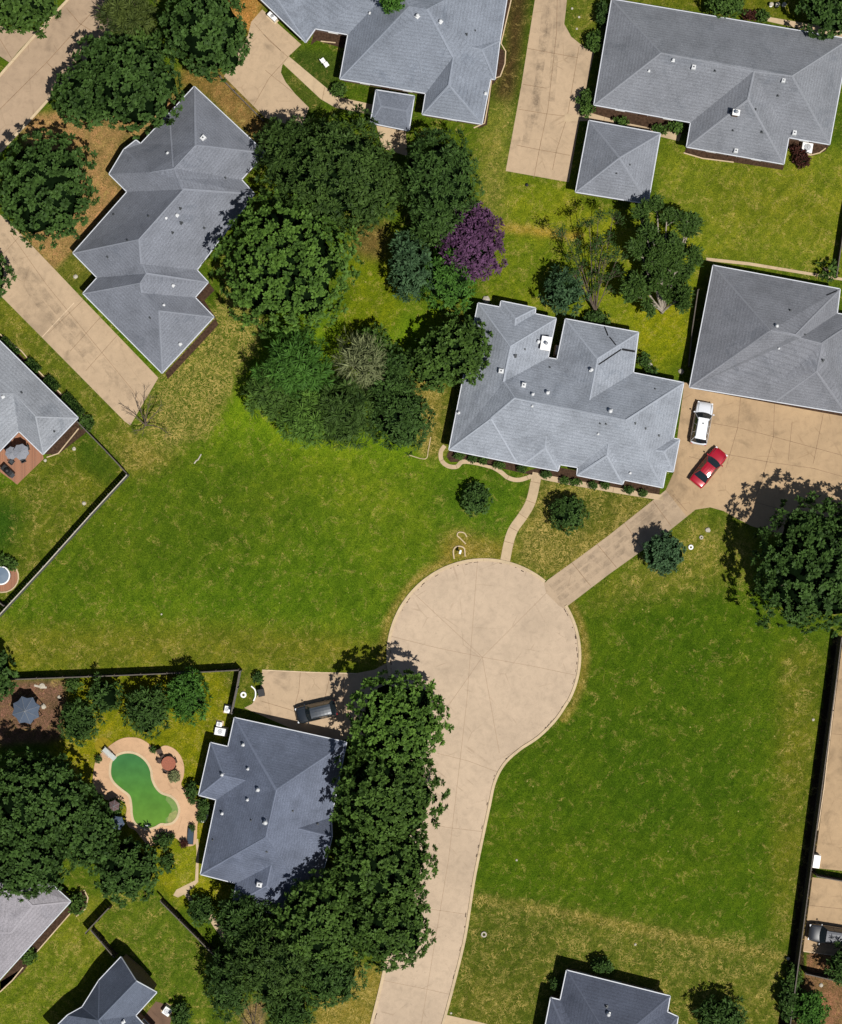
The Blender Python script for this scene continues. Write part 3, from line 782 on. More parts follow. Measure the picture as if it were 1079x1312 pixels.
def capc(c): return tuple(min(.8, v * 1.22 + .010) for v in c)
RC = {'zig': C(132,136,146), 'top': C(138,145,157), 'big': C(138,141,148), 'gar': C(142,146,155), 'east': C(134,136,143), 'mid': C(158,164,174), 'blue': C(114,122,141),
      'left': C(154,158,165), 'low': C(158,154,160), 'dark': C(108,116,133), 'bot': C(92,98,114), 'flat': C(116,122,134)}
RM = {}; CAPM = {}
for k_, c_ in RC.items():
    RM[k_] = roof_mat('shingles_' + k_, c_, .22 if k_ in ('blue', 'mid') else .16)
    CAPM[RM[k_].name] = simple('ridge_shingles_' + k_, capc(c_), .85, .2, var=.15, scale=6)

# zigzag house, left
V = dict(A=(249,110.8),B=(339.9,195.7),C=(309.3,230.1),D=(326.1,248.2),E=(252.3,345.9),F=(266.7,361.6),G=(249.9,381.1),h=(274,406.1),I=(207.7,478),J=(106.5,376),K=(124.6,355.8),L=(93.7,324.2),M=(163,245.8),N=(139.9,222.9),O=(158.7,191.6),P=(174.3,179.5),Q=(180.4,184.3),
         r1=(250.7,185.5),r2=(222.5,215.7),v1=(192.4,220.5),v3=(227.3,228.9),r4=(234.6,242.7),r5=(177.6,306.4),s1=(181.2,338.2),s2=(187,350.5),s4=(179.3,362.3),t1=(182.4,375.5),u1=(203.6,397.7))
make_house('house', 'zigzag grey hipped house set diagonally above the long tan driveway', V,
  [('A','B','r1'),('B','C','r2','r1'),('C','D','r4','v3','r2'),('D','E','s1','r5','r4'),('M','v3','r4','r5','L'),('L','r5','s1','s2','K'),('E','F','s2','s1'),('F','G','t1','s4','s2'),('K','s2','s4','J'),('J','s4','t1','u1','I'),('G','h','u1','t1'),('h','I','u1'),('M','N','O','v1','r2','v3'),('O','P','Q','v1'),('A','r1','r2','v1','Q')],
  list('ABCDEFGhIJKLMNOPQ'), roofm=RM['zig'], pitch=.78, doors=('Q',), gdoor=('I',), wins=True)
# top centre house
V = dict(L0=(262,-70),a=(391.7,54.2),b=(404.2,36.7),c=(446,44.2),d=(435.6,100.9),e=(545.6,119.6),f=(541.2,146.4),g=(617.6,159),h=(628.7,101),i=(634.2,101.6),j=(640.7,51.9),K=(657,-46),T=(500,-72),
         p1=(524,7.8),p2=(547.1,11.5),p3=(580.5,73.2),p4=(575.3,109.4),q1=(506.6,-21),q3=(345,-72),q4=(308,-72),m1=(604.6,60.2),m2=(617.9,63))
make_house('house', 'large pale grey hipped house at the top centre with a bright driveway at its left', V,
  [('L0','a','q4'),('a','b','q3','q4'),('b','c','q1','T','q3'),('c','d','p1','q1'),('d','e','p3','p2','p1'),('e','f','p4','p3'),('f','g','p4'),('g','h','m1','j','K','p2','p3','p4'),('h','i','m2','m1'),('i','j','m2'),('j','m1','m2'),('p1','p2','K','T','q1')],
  ['L0','a','b','c','d','e','f','g','h','i','j','K','T'], roofm=RM['top'], pitch=.62, man={'q3':1.6,'q4':1.4}, doors=('d',), gdoor=('L0',))
# low flat roof beside it
V = dict(a=(482,115.3),b=(531,123),c=(524,167.5),d=(474.8,157.6),r=(488,136),s=(521,142))
make_house('porch_roof', 'low flat dark grey porch roof tucked beneath the top centre house', V,
  [('a','b','s','r'),('b','c','s'),('c','d','r','s'),('d','a','r')], list('abcd'), roofm=RM['flat'], pitch=.1, ze=2.55, cat='porch', wins=False)
# top right big house
V = dict(A=(783.9,-1),B=(1088,50),C=(1063,185),D=(1010.7,176.1),E=(1004.3,210.2),F=(879.8,188.2),G=(885.1,156.8),h=(761.2,134.3),r1=(847.3,67.2),r2=(1014.9,96.8),r0=(965.9,91.0),r3=(958.4,127.8))
make_house('house', 'large grey hipped house in the top right corner', V,
  [('A','h','r1'),('A','r1','r0','r2','B'),('B','r2','C'),('h','G','r0','r1'),('G','F','r3','r0'),('F','E','r3'),('E','D','r0','r3'),('D','C','r2','r0')],
  list('ABCDEFGh'), roofm=RM['big'], pitch=.68, doors=('h','F'))
V = dict(A=(754.8,154.5),B=(846,171),C=(830.3,261),D=(737.6,246),r=(793.8,201.9))
make_house('garage', 'small square garage with a grey pyramid roof below the top right house', V,
  [('A','B','r'),('B','C','r'),('C','D','r'),('D','A','r')], list('ABCD'), roofm=RM['gar'], pitch=.74, ze=2.8, cat='garage', gdoor=('A',))
# right edge house
V = dict(A=(913.8,340.1),B=(1076.4,370.4),C=(1072.6,401.6),D=(1102,407),E=(1084,529.5),G=(993.6,514.5),h=(883.5,496.1),r1=(987.9,422.9),r2=(1019.3,429.6),v=(1026.3,432.5),r3=(1053.3,439.8),r4=(1045.7,475.7),N=(993.4,491.6))
make_house('house', 'grey hipped house at the right edge above the parking court with the white car', V,
  [('A','B','r2','r1'),('B','C','v','r2'),('C','D','r3','v'),('D','E','r4','r3'),('G','E','r4'),('G','r4','r3','N'),('h','G','N','r3','v','r2','r1'),('A','r1','h')],
  ['A','B','C','D','E','G','h'], roofm=RM['east'], pitch=.68, gdoor=('G','h'))
# middle house
V = dict(A=(612.7,388.4),B=(640.6,393.6),C=(642.2,385.7),D=(686.3,394.7),E=(685.5,402.1),F=(712.6,407.8),G=(702.1,458.5),h=(713.9,460.4),I=(724.7,408.6),J=(818.1,425.9),L=(811.4,477.6),M=(876,490.4),N=(862.7,561.7),O=(870.7,563.1),P=(862.7,604.3),Q=(853.5,603.4),R=(849.3,624.8),S=(800.1,614.8),T=(797.6,620.5),U=(739.2,608.9),V=(740.4,598.8),W=(717.5,595.1),X=(715,603.4),Y=(670.1,595.4),Z=(575.4,576.2),
  a1=(654,443.1),a2=(645.7,489.2),a3=(659.2,509.9),a4=(628.9,536.0),m1=(802.3,538.7),j0=(755.1,512.6),i1=(765.4,459.2),c1=(660.3,408.1),c2=(659.5,417.5),o1=(840.1,576.7),o2=(851,578.4),t1=(777.6,584.3),t2=(779.2,568.4),y1=(698.5,574.2),y2=(700.5,558.4))
make_house('house', 'pale grey house with many white roof vents, above the turning circle', V,
  [('A','B','c2','E','F','a1'),('B','C','c1','c2'),('C','D','c1'),('D','E','c2','c1'),('A','a1','a2','a3','a4','Z'),('F','G','a2','a1'),('G','h','j0','L','M','m1','a3','a2'),('h','I','i1','j0'),('I','J','i1'),('J','L','j0','i1'),
   ('M','N','o1','Q','R','m1'),('N','O','o2','o1'),('O','P','o2'),('P','Q','o1','o2'),('R','S','t2','V','W','y2','Y','Z','a4','a3','m1'),('Y','X','y1'),('Y','y1','y2'),('X','W','y2','y1'),('U','T','t1'),('V','U','t1','t2'),('T','S','t2','t1')],
  list('ABCDEFGhIJLMNOPQRSTUVWXYZ'), roofm=RM['mid'], pitch=.66, doors=('Y','X'), gdoor=())
# blue-grey house, lower left
V = dict(A=(300.5,919.5),B=(443.9,951),a=(424.5,1047),t=(425.5,1072),b=(418.5,1100),D=(403,1156),I=(378,1149.5),h=(372,1175),G=(298.5,1158.6),F=(303,1131.9),E=(257.1,1120.2),M=(277.1,1024.6),L=(254.7,1018.7),J=(269.9,951.6),K=(292.3,956.8),
  r1=(354,1011.9),r2=(340,1072.5),j1=(286.3,993.4),j2=(315.1,999.6),g1=(382.2,1061.3),w1=(347.2,1108.6),w2=(341.3,1134.8))
make_house('house', 'dark blue grey hipped house beside the pool, half hidden by the row of tall trees', V,
  [('A','B','r1'),('A','r1','r2','E','M','j2','K'),('J','L','j1'),('K','J','j1','j2'),('L','M','j2','j1'),('B','a','g1','b','D','r2','r1'),('a','t','g1'),('t','b','g1'),('E','F','w1','I','D','r2'),('F','G','w2','w1'),('G','h','w2'),('h','I','w1','w2')],
  ['A','B','a','b','D','I','h','G','F','E','M','L','J','K'], roofm=RM['blue'], pitch=.80, man={'t': 1.9}, doors=('M',), gdoor=('B',))
# left edge house
V = dict(A=(-60,378),B=(100.1,535.4),C=(55.1,582.1),D=(24.2,552.3),E=(-60,640),r1=(16.7,503.9),r2=(45,533.4),r0=(-80,503),F=(-110,600))
make_house('house', 'light grey hipped house at the left edge with a brick patio in its corner', V,
  [('A','B','r2','r1','r0'),('B','C','r2'),('C','D','r1','r2'),('D','E','r0','r1'),('E','F','r0'),('F','A','r0')],
  ['A','B','C','D','E','F'], roofm=RM['left'], pitch=.68, doors=('D',))
# lower left edge house
V = dict(A=(90.6,1155),Eo=(-40,1299),Y=(-95,1250),B=(-10,1064),X=(-95,1140),r1=(41.7,1161),r2=(13.9,1195.8),Z=(-50,1196),Q=(5,1125))
make_house('house', 'pinkish grey roofed house cut by the left edge below the dark trees', V,
  [('A','Eo','Z','r2','r1'),('Eo','Y','Z'),('A','r1','Q','B'),('r1','r2','Q'),('r2','Z','Q'),('B','Q','Z','X'),('X','Z','Y')],
  ['A','Eo','Y','X','B'], roofm=RM['low'], pitch=.62)
# small blue roof, bottom left
V = dict(A=(155.1,1226.1),P=(126.9,1256),S=(105.4,1290.4),w=(86.4,1300.9),x=(60,1327),y=(95,1365),G=(174.5,1256.9),B=(200.9,1271.4),C=(173.6,1301.3),D=(205,1335),z=(165,1372),R=(126,1307.1),q=(146,1340))
make_house('house', 'small blue grey gabled house at the bottom left throwing a deep black shadow', V,
  [('A','P','R','G'),('P','S','R'),('S','w','x','y','q','R'),('G','R','C','B'),('R','q','D','C'),('q','z','D'),('q','y','z')],
  ['A','P','S','w','x','y','B','C','D','z'], roofm=RM['dark'], pitch=.8, ze=3.6, man={'G':3.4,'R':3.6,'q':3.4,'S':.35})
# bottom house
V = dict(A=(726.1,1243.2),B=(858.6,1276.3),C=(855.1,1296.6),D=(868.8,1302.8),D2=(858,1375),E=(717.9,1281.4),F=(705.7,1278.3),F2=(690,1360),r1=(784.5,1339),V=(741,1331),U=(727,1329),D3=(845,1330),Z=(775,1385))
make_house('house', 'dark slate grey house cut by the bottom edge beside the dry lawn', V,
  [('A','B','r1'),('A','r1','Z','V','E'),('E','V','U','F'),('F','U','F2'),('B','C','D3','r1'),('C','D','D3'),('D','D2','D3'),('D2','Z','r1','D3'),('U','V','Z','F2')],
  ['A','B','C','D','D2','E','F','F2','Z'], roofm=RM['bot'], pitch=.7, man={'V':1.5,'U':1.2,'D3':1.4}, ze=2.9)

for (k_, x_, y_, s_) in [
  ('box',260.5,177,1.25),('white',215,196.5,.9),('pipe',288.5,228,1),('pipe',231,267,1.3),('white',227,276,1.1),('white',213,279.5,.8),('pipe',232,285.5,1.5),('pipe',221,298,1.2),('pipe',261.5,292,1.1),('pipe',190.5,277,1),('pipe',146,275,1),('pipe',163.5,308,1),('pipe',138,329,1),('white',222,366,1),('pipe',192.5,407,1),('white',210,391,.8),('white',231,441,1.1),
  ('white',535,21,1.4),('white',564.5,28,1.3),('pipe',597.5,44,1.2),('pipe',608.8,39,.8),('white',474,17,.8),('white',622,120,1.0),('box',609,127.5,.01),
  ('white',862.5,77.5,1.1),('box',888.5,86.5,1.15),('white',831.5,91,.8),('pipe',916,90.5,1),('box',1003.5,103.5,1.0),('pipe',996.5,122.5,1),('pipe',968,140,1),('pipe',936,142.5,1.2),('pipe',939,167,.9),('pipe',976,169,1.2),('box',1017.5,170.5,1.15),('box',942.5,193.5,1.1),
  ('pipe',790,222,.8),('pipe',807,211,.8),
  ('pipe',1012.5,398,1.2),('white',995,418,1.2),('pipe',1031.5,429,1.1),('pipe',1054,461.5,1.5),('white',998,446.5,.6),
  ('box',642,475.5,1.25),('box',671,493.5,1.2),('white',690,438,1.3),('white',682.5,505.5,1.1),('white',701.5,503.5,1.4),('pipe',659.8,456,1.7),('white',757.8,474,1.3),('white',781.8,527,1.5),('pipe',769,542.5,.9),('pipe',776.5,543,.9),('white',766.5,556,.7),('pipe',813.8,542.5,1),('pipe',827,549,1),('pipe',844,558,1),('pipe',672.5,447.5,.8),('pipe',704.5,471,.9),('pipe',839.5,498.5,.8),('white',588,529,1),('white',682,520.5,.7),('white',807.5,606,.8),
  ('white',312,954,1.2),('white',318,985,1),('white',285,992.5,1.1),('white',331,1011.5,1.4),('white',317.5,1024.5,1),('white',285,1042,1.1),('white',340.5,1053.5,1.6),('pipe',375,1039,.9),('pipe',273,1076,.9),('pipe',342,1091,1),('pipe',322,1051,.8),('pipe',407,1056,1),('box',332.5,1133,1.35),
  ('pipe',27.5,503,1),('white',4,508.5,1),('pipe',69.5,552.5,1),
  ('white',158,1309,1.2),('white',779.5,1299,1.4),('pipe',777,1290,1.5)]:
    if s_ > .05: roof_item(k_, x_, y_, s_ * (.78 if k_ != 'pipe' else .95))
def chim(x, y, sx, sy, rzd): 
    roof_item('chimney', x, y, (sx, sy), math.radians(rzd))
# white topped chimneys
chim(699, 441, .95, 1.35, -10)
chim(941.5, 146.5, .62, .5, -10)

def roof_line(a, b, w, mat, name='ridge_cap', n=10, lift=.03):
    pts = []
    for i in range(n + 1):
        h = roof_hit(a[0] + (b[0] - a[0]) * i / n, a[1] + (b[1] - a[1]) * i / n)
        if h is None: continue
        pts.append(h)
    if len(pts) < 2: print('roof line missed', a, b); return
    root, org = pts[0][3], pts[0][4]
    mb = MB(); d = (pts[-1][1] - pts[0][1]).xy.normalized(); nn = Vector((-d.y, d.x)) * (w / 2)
    vs = []
    for h in pts:
        p = h[1]; vs += [(p.x + nn.x, p.y + nn.y, p.z + lift), (p.x - nn.x, p.y - nn.y, p.z + lift)]
    mb.add(vs, [(2 * i, 2 * i + 1, 2 * i + 3, 2 * i + 2) for i in range(len(pts) - 1)])
    rc = [c for c in root.children if c.name.startswith('roof') and not c.name.startswith('roof_')][0]
    loc_mb(mb, org).build(name, mat, rc)
cm = CAPM[RM['mid'].name]
roof_line((629.5,536.8), (662,592), .2, cm)
roof_line((217.5,147), (222,214), .2, CAPM[RM['zig'].name])
roof_line((796,447.5), (767,467), .16, M['black'], 'flashing'); roof_line((797,447.5), (813.5,450.3), .22, M['black'], 'flashing')  # black strips drawn for dark lines where roof planes step
roof_line((774,417), (779,430), .14, M['black'], 'flashing'); roof_line((781,432), (789,442), .14, M['black'], 'flashing')
roof_line((1059,378.5), (1073,372.5), .14, M['black'], 'flashing')
roof_line((532,25), (541,100), .05, CAPM[RM['top'].name])
# ------------------------------------------------------------------ trees
nr = np.random.RandomState(11)
LM = {
 'mid':   leaf_mat('leaves_mid_green', (.008,.022,.004), (.098,.178,.032)),
 'bright':leaf_mat('leaves_bright_green', (.011,.032,.005), (.130,.240,.038)),
 'dark':  leaf_mat('leaves_dark_green', (.007,.020,.004), (.074,.142,.030)),
 'olive': leaf_mat('leaves_olive_green', (.009,.023,.005), (.080,.142,.028)),
 'blue':  leaf_mat('leaves_blue_green', (.010,.030,.012), (.085,.160,.068)),
 'fresh': leaf_mat('leaves_fresh_green', (.008,.028,.004), (.088,.205,.030)),
 'purple':leaf_mat('leaves_purple_bloom', (.022,.010,.018), (.170,.075,.165)),
 'pale':  leaf_mat('leaves_pale_dry', (.05,.06,.025), (.26,.29,.13)),
 'palm':  leaf_mat('leaves_feathery', (.012,.024,.005), (.10,.13,.028)),
 'redbush': leaf_mat('leaves_dark_red', (.02,.008,.006), (.08,.028,.02)),
}
M['core'] = simple('gap_shade_core', (.004,.009,.003), .95, .0, var=.4, scale=2)  # near-black colour paints shade into the gaps between leaf clumps

def leaf_batch(base, dirs, length, width, shade, nrm):
    """base (n,3), dirs (n,3) unit, -> rhombus vertices (n,4,3)"""
    n = len(base)
    side = np.cross(dirs, nrm); sl = np.linalg.norm(side, axis=1, keepdims=True); side /= np.maximum(sl, 1e-6)
    up = np.cross(side, dirs)
    L = length[:, None]; Wd = width[:, None]
    p0 = base + dirs * L * .05
    pm = base + dirs * L * .58 + up * L * .10
    p2 = base + dirs * L + up * L * -.05
    v = np.stack([p0, pm + side * Wd * .5, p2, pm - side * Wd * .5], 1)
    return v
def unit(a): return a / np.maximum(np.linalg.norm(a, axis=1, keepdims=True), 1e-9)

def crown_arrays(lobes, spacing=.95, nleaf=24, leaf=.55, lw=.42, spread=1.0, under=.35, rs=nr, rough=.13, gaps=.0, droop=0.0):
    """lobes: list of (cx,cy,cz,rx,ry,rz) world. returns leaf verts (N,4,3), shade (N)"""
    VV = []; SS = []
    tone = rs.uniform(-.08, .08)
    for li, (cx_, cy_, cz_, rx, ry, rz_) in enumerate(lobes):
        area = 2 * PI * ((rx * ry + rx * rz_ + ry * rz_) / 3)
        n_up = int(area * 1.15 / (spacing ** 2)) + 4; n_dn = int(n_up * under)
        # fibonacci-like points for even cover, then jitter
        i = np.arange(n_up) + .5
        phi = i * 2.399963
        n_top = int(n_up * .68); u_ = np.arange(n_up) / n_up
        zz = np.where(u_ < .68, np.sqrt(np.clip(1 - u_ / .68 * .93, 0, 1)), .30 - (u_ - .68) / .32 * .6)
        zz = np.clip(zz + rs.normal(0, .02, n_up), -.3, 1)
        r = np.sqrt(1 - zz ** 2); d1 = np.stack([r * np.cos(phi), r * np.sin(phi), zz], 1)
        d1 = unit(d1 + rs.normal(0, .10, d1.shape))
        d2 = unit(rs.normal(0, 1, (n_dn, 3)) * [1, 1, .6] - [0, 0, .35])
        D = np.concatenate([d1, d2]); 
        # uneven outline: low frequency swelling
        ph = rs.uniform(0, 6.28, 6)
        az = np.arctan2(D[:, 1], D[:, 0])
        sw = 1 + rough * (.55 * np.sin(3 * az + ph[0]) + .5 * np.sin(5 * az + ph[1] + 2 * D[:, 2]) + .4 * np.sin(9 * az + ph[2] + 4 * D[:, 2]))* np.sqrt(np.clip(1 - D[:, 2] ** 2, 0, 1))
        rad = sw * rs.uniform(.80, 1.05, len(D)); rad[n_up:] *= rs.uniform(.5, .95, n_dn)
        Cc = np.array([cx_, cy_, cz_]) + D * np.array([rx, ry, rz_]) * rad[:, None]
        # drop clumps buried in other lobes
        keep = np.ones(len(D), bool)
        for lj, (ax, ay, az_, bx, by, bz) in enumerate(lobes):
            if lj == li: continue
            q = ((Cc - [ax, ay, az_]) / [bx, by, bz]); keep &= (np.linalg.norm(q, axis=1) > .80)
        if gaps: keep &= rs.uniform(0, 1, len(D)) > gaps
        Cc = Cc[keep]; D = D[keep]; m = len(Cc)
        if m == 0: continue
        N = unit(D / np.array([rx, ry, rz_]) * rx + [0, 0, .55])
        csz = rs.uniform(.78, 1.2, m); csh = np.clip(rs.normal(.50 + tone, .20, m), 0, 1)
        B = np.repeat(Cc, nleaf, 0); NN = np.repeat(N, nleaf, 0); cs = np.repeat(csz, nleaf); sh = np.repeat(csh, nleaf)
        k = len(B)
        d = rs.normal(0, 1, (k, 3)); d = unit(d)
        dn = np.sum(d * NN, 1, keepdims=True)
        d = d - NN * dn + NN * np.abs(dn) * .75       # mostly sideways and outward
        d[:, 2] -= droop
        d = unit(d)
        L = leaf * cs * rs.uniform(.7, 1.15, k) * spread
        Bj = B + rs.normal(0, .045 * spacing, (k, 3)) + d * (rs.uniform(0, .25, k) * L)[:, None]
        v = leaf_batch(Bj, d, L, L * lw * rs.uniform(.75, 1.2, k), None, unit(NN + rs.normal(0, .3, (k, 3))))
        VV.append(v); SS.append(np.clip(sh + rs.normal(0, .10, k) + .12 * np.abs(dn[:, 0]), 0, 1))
    return np.concatenate(VV), np.concatenate(SS)

def leaf_mesh(name, V4, shade, mat, parent, org, core=None):
    V = V4.reshape(-1, 3) - np.array(org); n = len(V4)
    cv = np.zeros((0, 3)); cf = []
    nv = len(V)
    loops = np.arange(nv, dtype=np.int32)
    starts = np.arange(0, nv, 4, dtype=np.int32)
    sh = np.repeat(shade, 4)
    # light painted in: leaf bases darkened, tips lightened as if lit
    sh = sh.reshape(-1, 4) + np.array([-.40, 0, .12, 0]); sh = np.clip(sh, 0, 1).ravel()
    mats = [mat]; mi = np.zeros(n, np.int32)
    if core is not None:
        CV = []; CF = []
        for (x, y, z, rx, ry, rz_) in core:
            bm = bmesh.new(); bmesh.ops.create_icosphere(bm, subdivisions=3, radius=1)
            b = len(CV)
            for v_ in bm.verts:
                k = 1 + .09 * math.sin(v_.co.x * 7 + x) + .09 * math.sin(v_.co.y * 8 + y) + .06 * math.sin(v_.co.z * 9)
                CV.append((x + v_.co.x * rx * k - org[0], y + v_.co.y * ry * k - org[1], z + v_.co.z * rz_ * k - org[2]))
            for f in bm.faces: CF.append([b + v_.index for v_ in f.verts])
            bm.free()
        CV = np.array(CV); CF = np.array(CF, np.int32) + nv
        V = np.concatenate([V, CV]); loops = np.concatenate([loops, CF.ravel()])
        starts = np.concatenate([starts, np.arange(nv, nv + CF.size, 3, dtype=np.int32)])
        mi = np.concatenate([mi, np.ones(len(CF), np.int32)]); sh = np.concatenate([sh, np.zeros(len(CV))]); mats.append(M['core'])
    me = bpy.data.meshes.new(name)
    me.vertices.add(len(V)); me.vertices.foreach_set('co', V.astype(np.float32).ravel())
    me.loops.add(len(loops)); me.loops.foreach_set('vertex_index', loops)
    me.polygons.add(len(starts)); me.polygons.foreach_set('loop_start', starts)
    me.update(calc_edges=True)
    for mm in mats: me.materials.append(mm)
    me.polygons.foreach_set('material_index', mi)
    at = me.attributes.new('shade', 'FLOAT', 'POINT'); at.data.foreach_set('value', sh.astype(np.float32))
    o = bpy.data.objects.new(name, me); COL.objects.link(o); o.parent = parent
    return o

def trunk_mb(base, lobes, r=.22, mat=None, top=.4):
    mb = MB(); base = Vector(base)
    cz = sum(l[2] for l in lobes) / len(lobes)
    mid = Vector((base.x + .1, base.y, cz * .55))
    mb.tube(base - Vector((0, 0, .1)), base + Vector((0, 0, .3)), r * 1.5, r * 1.05, 8)
    mb.tube(base + Vector((0, 0, .28)), mid, r * 1.05, r * .8, 8)
    for (x, y, z, rx, ry, rz_) in lobes:
        for k in range(5):
            a = R.uniform(0, 6.28)
            p1 = mid.lerp(Vector((x, y, z)), .55) + Vector((math.cos(a) * rx * .15, math.sin(a) * ry * .15, 0))
            p2 = Vector((x + math.cos(a) * rx * .6, y + math.sin(a) * ry * .6, z + rz_ * R.uniform(.0, .5)))
            mb.tube(mid, p1, r * .55, r * .38, 6); mb.tube(p1, p2, r * .38, r * .1, 5)
    return mb
STY = {
 'clump': dict(spacing=.84, nleaf=24, leaf=.46, lw=.52, rough=.09),
 'fine':  dict(spacing=.74, nleaf=22, leaf=.52, lw=.26, rough=.13),
 'small': dict(spacing=.52, nleaf=20, leaf=.34, lw=.40, rough=.08),
 'feather':dict(spacing=.85, nleaf=34, leaf=.80, lw=.13, rough=.16),
 'loose': dict(spacing=.80, nleaf=20, leaf=.58, lw=.30, rough=.24, gaps=.35, under=.15),
}
def tree(name, label, lobes, h, mat, style='clump', cat='tree', group=None, core=.74, tr=.22, crown_base=None, name_c='crown', bark='bark', **kw):
    """lobes: (px, py, rx_px, ry_px[, h]) in the photo; h overall height of the tree"""
    L = []
    if h >= 8: h *= 1.14
    for l in lobes:
        px_, py_, rx, ry = l[:4]; hh = l[4] if len(l) > 4 else h
        cb = hh * .18 if crown_base is None else crown_base
        rz_ = (hh - cb) / 2; zc = hh - rz_ * (1.0)
        zc = max(zc, rz_ * .9 + cb * .2)
        w = W(px_, py_, zc + rz_ * .3); k = S * (H - zc) / H
        L.append((w.x, w.y, zc, rx * k, ry * k, rz_ * .96))
    cxm = sum(l[0] for l in L) / len(L); cym = sum(l[1] for l in L) / len(L)
    org = Vector((cxm, cym, 0))
    root = thing(name, org, label, cat, group)
    p = dict(STY[style]); p.update(kw)
    V4, sh = crown_arrays(L, **p)
    c = None
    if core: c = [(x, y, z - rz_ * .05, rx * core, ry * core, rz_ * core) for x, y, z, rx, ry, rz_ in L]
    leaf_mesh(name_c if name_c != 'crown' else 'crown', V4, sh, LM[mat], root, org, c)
    t = trunk_mb(org, L, tr)
    loc_mb(t, org).build('trunk', M[bark], root)
    return root

T = tree
T('tree', 'round tree cut by the top left corner beside the tan street', [(22,-6,56,46)], 8, 'mid')
T('tree', 'broad tree directly above the zigzag roof, between the street and the lane', [(172,108,60,58),(108,122,42,40,7),(135,78,38,36,7.5)], 8.6, 'dark')
T('tree', 'round tree at the top left of centre, beside the top driveway', [(258,30,56,56),(275,60,42,38,8)], 9, 'dark')
T('feathery_tree', 'feathery light green tree with pale bare limbs at the top left, next to the street', [(165,18,34,32)], 6.5, 'palm', 'feather', core=.45, bark='palebark')
T('tree', 'small dark tree below the feathery tree by the street', [(178,62,34,34)], 5.5, 'mid')
T('tree', 'tall round tree at the left edge above the long driveway', [(56,238,66,72)], 9.5, 'dark')
T('tree', 'tree sliver at the left edge beside the top of the long driveway', [(-22,350,32,38)], 7, 'dark')
T('tree', 'wide olive green tree between the zigzag house and the low flat roof', [(425,218,84,74),(365,190,36,40,8),(470,240,44,52,8.5)], 9.6, 'olive', 'fine')
T('tree', 'dark upright tree just below the top centre house, right of the olive one', [(563,228,50,62),(560,285,34,30,7)], 8.6, 'dark', 'fine')
T('tree', 'largest bright green round tree, touching the zigzag house', [(367,338,91,88)], 10.5, 'bright', rough=.07)
T('flowering_tree', 'purple flowering tree beside the green lawn in the upper middle', [(607,309,40,48)], 7.0, 'purple', 'small', leaf=.5, lw=.3, spacing=.62, core=.7)
T('tree', 'blue green tree left of the purple flowering tree', [(526,342,27,44)], 6.5, 'blue', 'fine')
T('tree', 'fresh green tree touching the lower left of the purple flowering tree', [(576,356,34,42)], 6, 'fresh', 'fine')
T('tree', 'dark glossy tree overhanging the left end of the white vented house', [(588,448,42,44),(556,466,34,34,6)], 7.6, 'mid', tr=.2)
T('conifer', 'feathery fresh green tree at the top left of the tree cluster on the lawn', [(380,466,40,40)], 8, 'fresh', 'feather', core=.72, rough=.22)
T('conifer', 'leftmost feathery tree of the tree cluster, sticking out over the lawn', [(348,502,29,33)], 6.4, 'mid', 'feather', core=.7, rough=.22)
T('conifer', 'feathery tree at the lower left of the tree cluster, dipping into the lawn', [(393,534,33,36)], 6.8, 'bright', 'feather', core=.7, rough=.22)
T('conifer', 'olive feathery tree in the lower middle of the tree cluster on the lawn', [(440,528,38,42)], 7.5, 'olive', 'feather', core=.75)
T('tree', 'dark tree at the lower right of the tree cluster on the lawn', [(514,534,40,44),(500,500,26,28,6)], 7.2, 'dark', 'fine')
T('spiky_tree', 'pale dry spiky tree in the middle of the tree cluster', [(462,463,29,30)], 7.6, 'pale', 'feather', core=.35, nleaf=16, leaf=1.15, lw=.075, bark='palebark')
T('tree', 'small green tree between the pale spiky tree and the dark glossy tree', [(478,440,20,22)], 4.5, 'mid', 'fine')
T('tree', 'dark low tree right of the pale spiky tree', [(505,470,24,24)], 5, 'dark', 'fine')
T('tree', 'small blue green tree beside the bare tree, above the white vented house', [(722,372,26,30)], 4.6, 'blue', 'fine')
T('shrub', 'small round dark shrub left of the winding path', [(610,640,19,21)], 2.6, 'dark', 'small', cat='shrub', tr=.08)
T('shrub', 'larger round dark shrub between the winding path and the concrete lane', [(728,659,23,24)], 3.2, 'dark', 'small', cat='shrub', tr=.08)
T('tree', 'small blue green tree beside the concrete lane from the parking court', [(851,709,26,27)], 4.2, 'blue', 'small', core=.8)
T('tree', 'big dark green tree at the right edge below the parking court', [(1044,728,80,88),(1085,700,60,60,9.5)], 10, 'dark')
# tall row beside the road
T('tree', 'topmost tall tree of the row beside the road, nearest the black car', [(510,926,64,66)], 9.6, 'bright', rough=.08)
T('tree', 'second tall tree of the row beside the road, at the middle of the blue roof', [(496,1022,72,66)], 10, 'mid')
T('tree', "third tall tree of the roadside row, level with the blue roof's lower corner", [(488,1108,68,64)], 9.6, 'mid')
T('tree', 'fourth tall tree of the row, bulging over the road where it narrows', [(496,1186,60,58)], 9.2, 'mid')
T('tree', 'wide tree below the blue roof, inside the row beside the road', [(412,1182,62,60)], 9, 'mid')
T('tree', 'olive green tree with pale limbs below the blue roof near the bottom edge', [(348,1232,58,54)], 8, 'olive', 'fine')
T('tree', 'tree at the lower end of the row, above the dry grass patch', [(420,1250,44,42)], 7.6, 'dark', 'fine')
T('tree', 'dark tree over the fence at the bottom, left of the bare dirt patch', [(312,1180,34,34,6.5),(292,1262,28,44)], 6.5, 'dark', 'fine')
T('tree', 'dark tree cut by the bottom edge below the olive tree', [(372,1300,30,30)], 6.2, 'dark', 'fine')
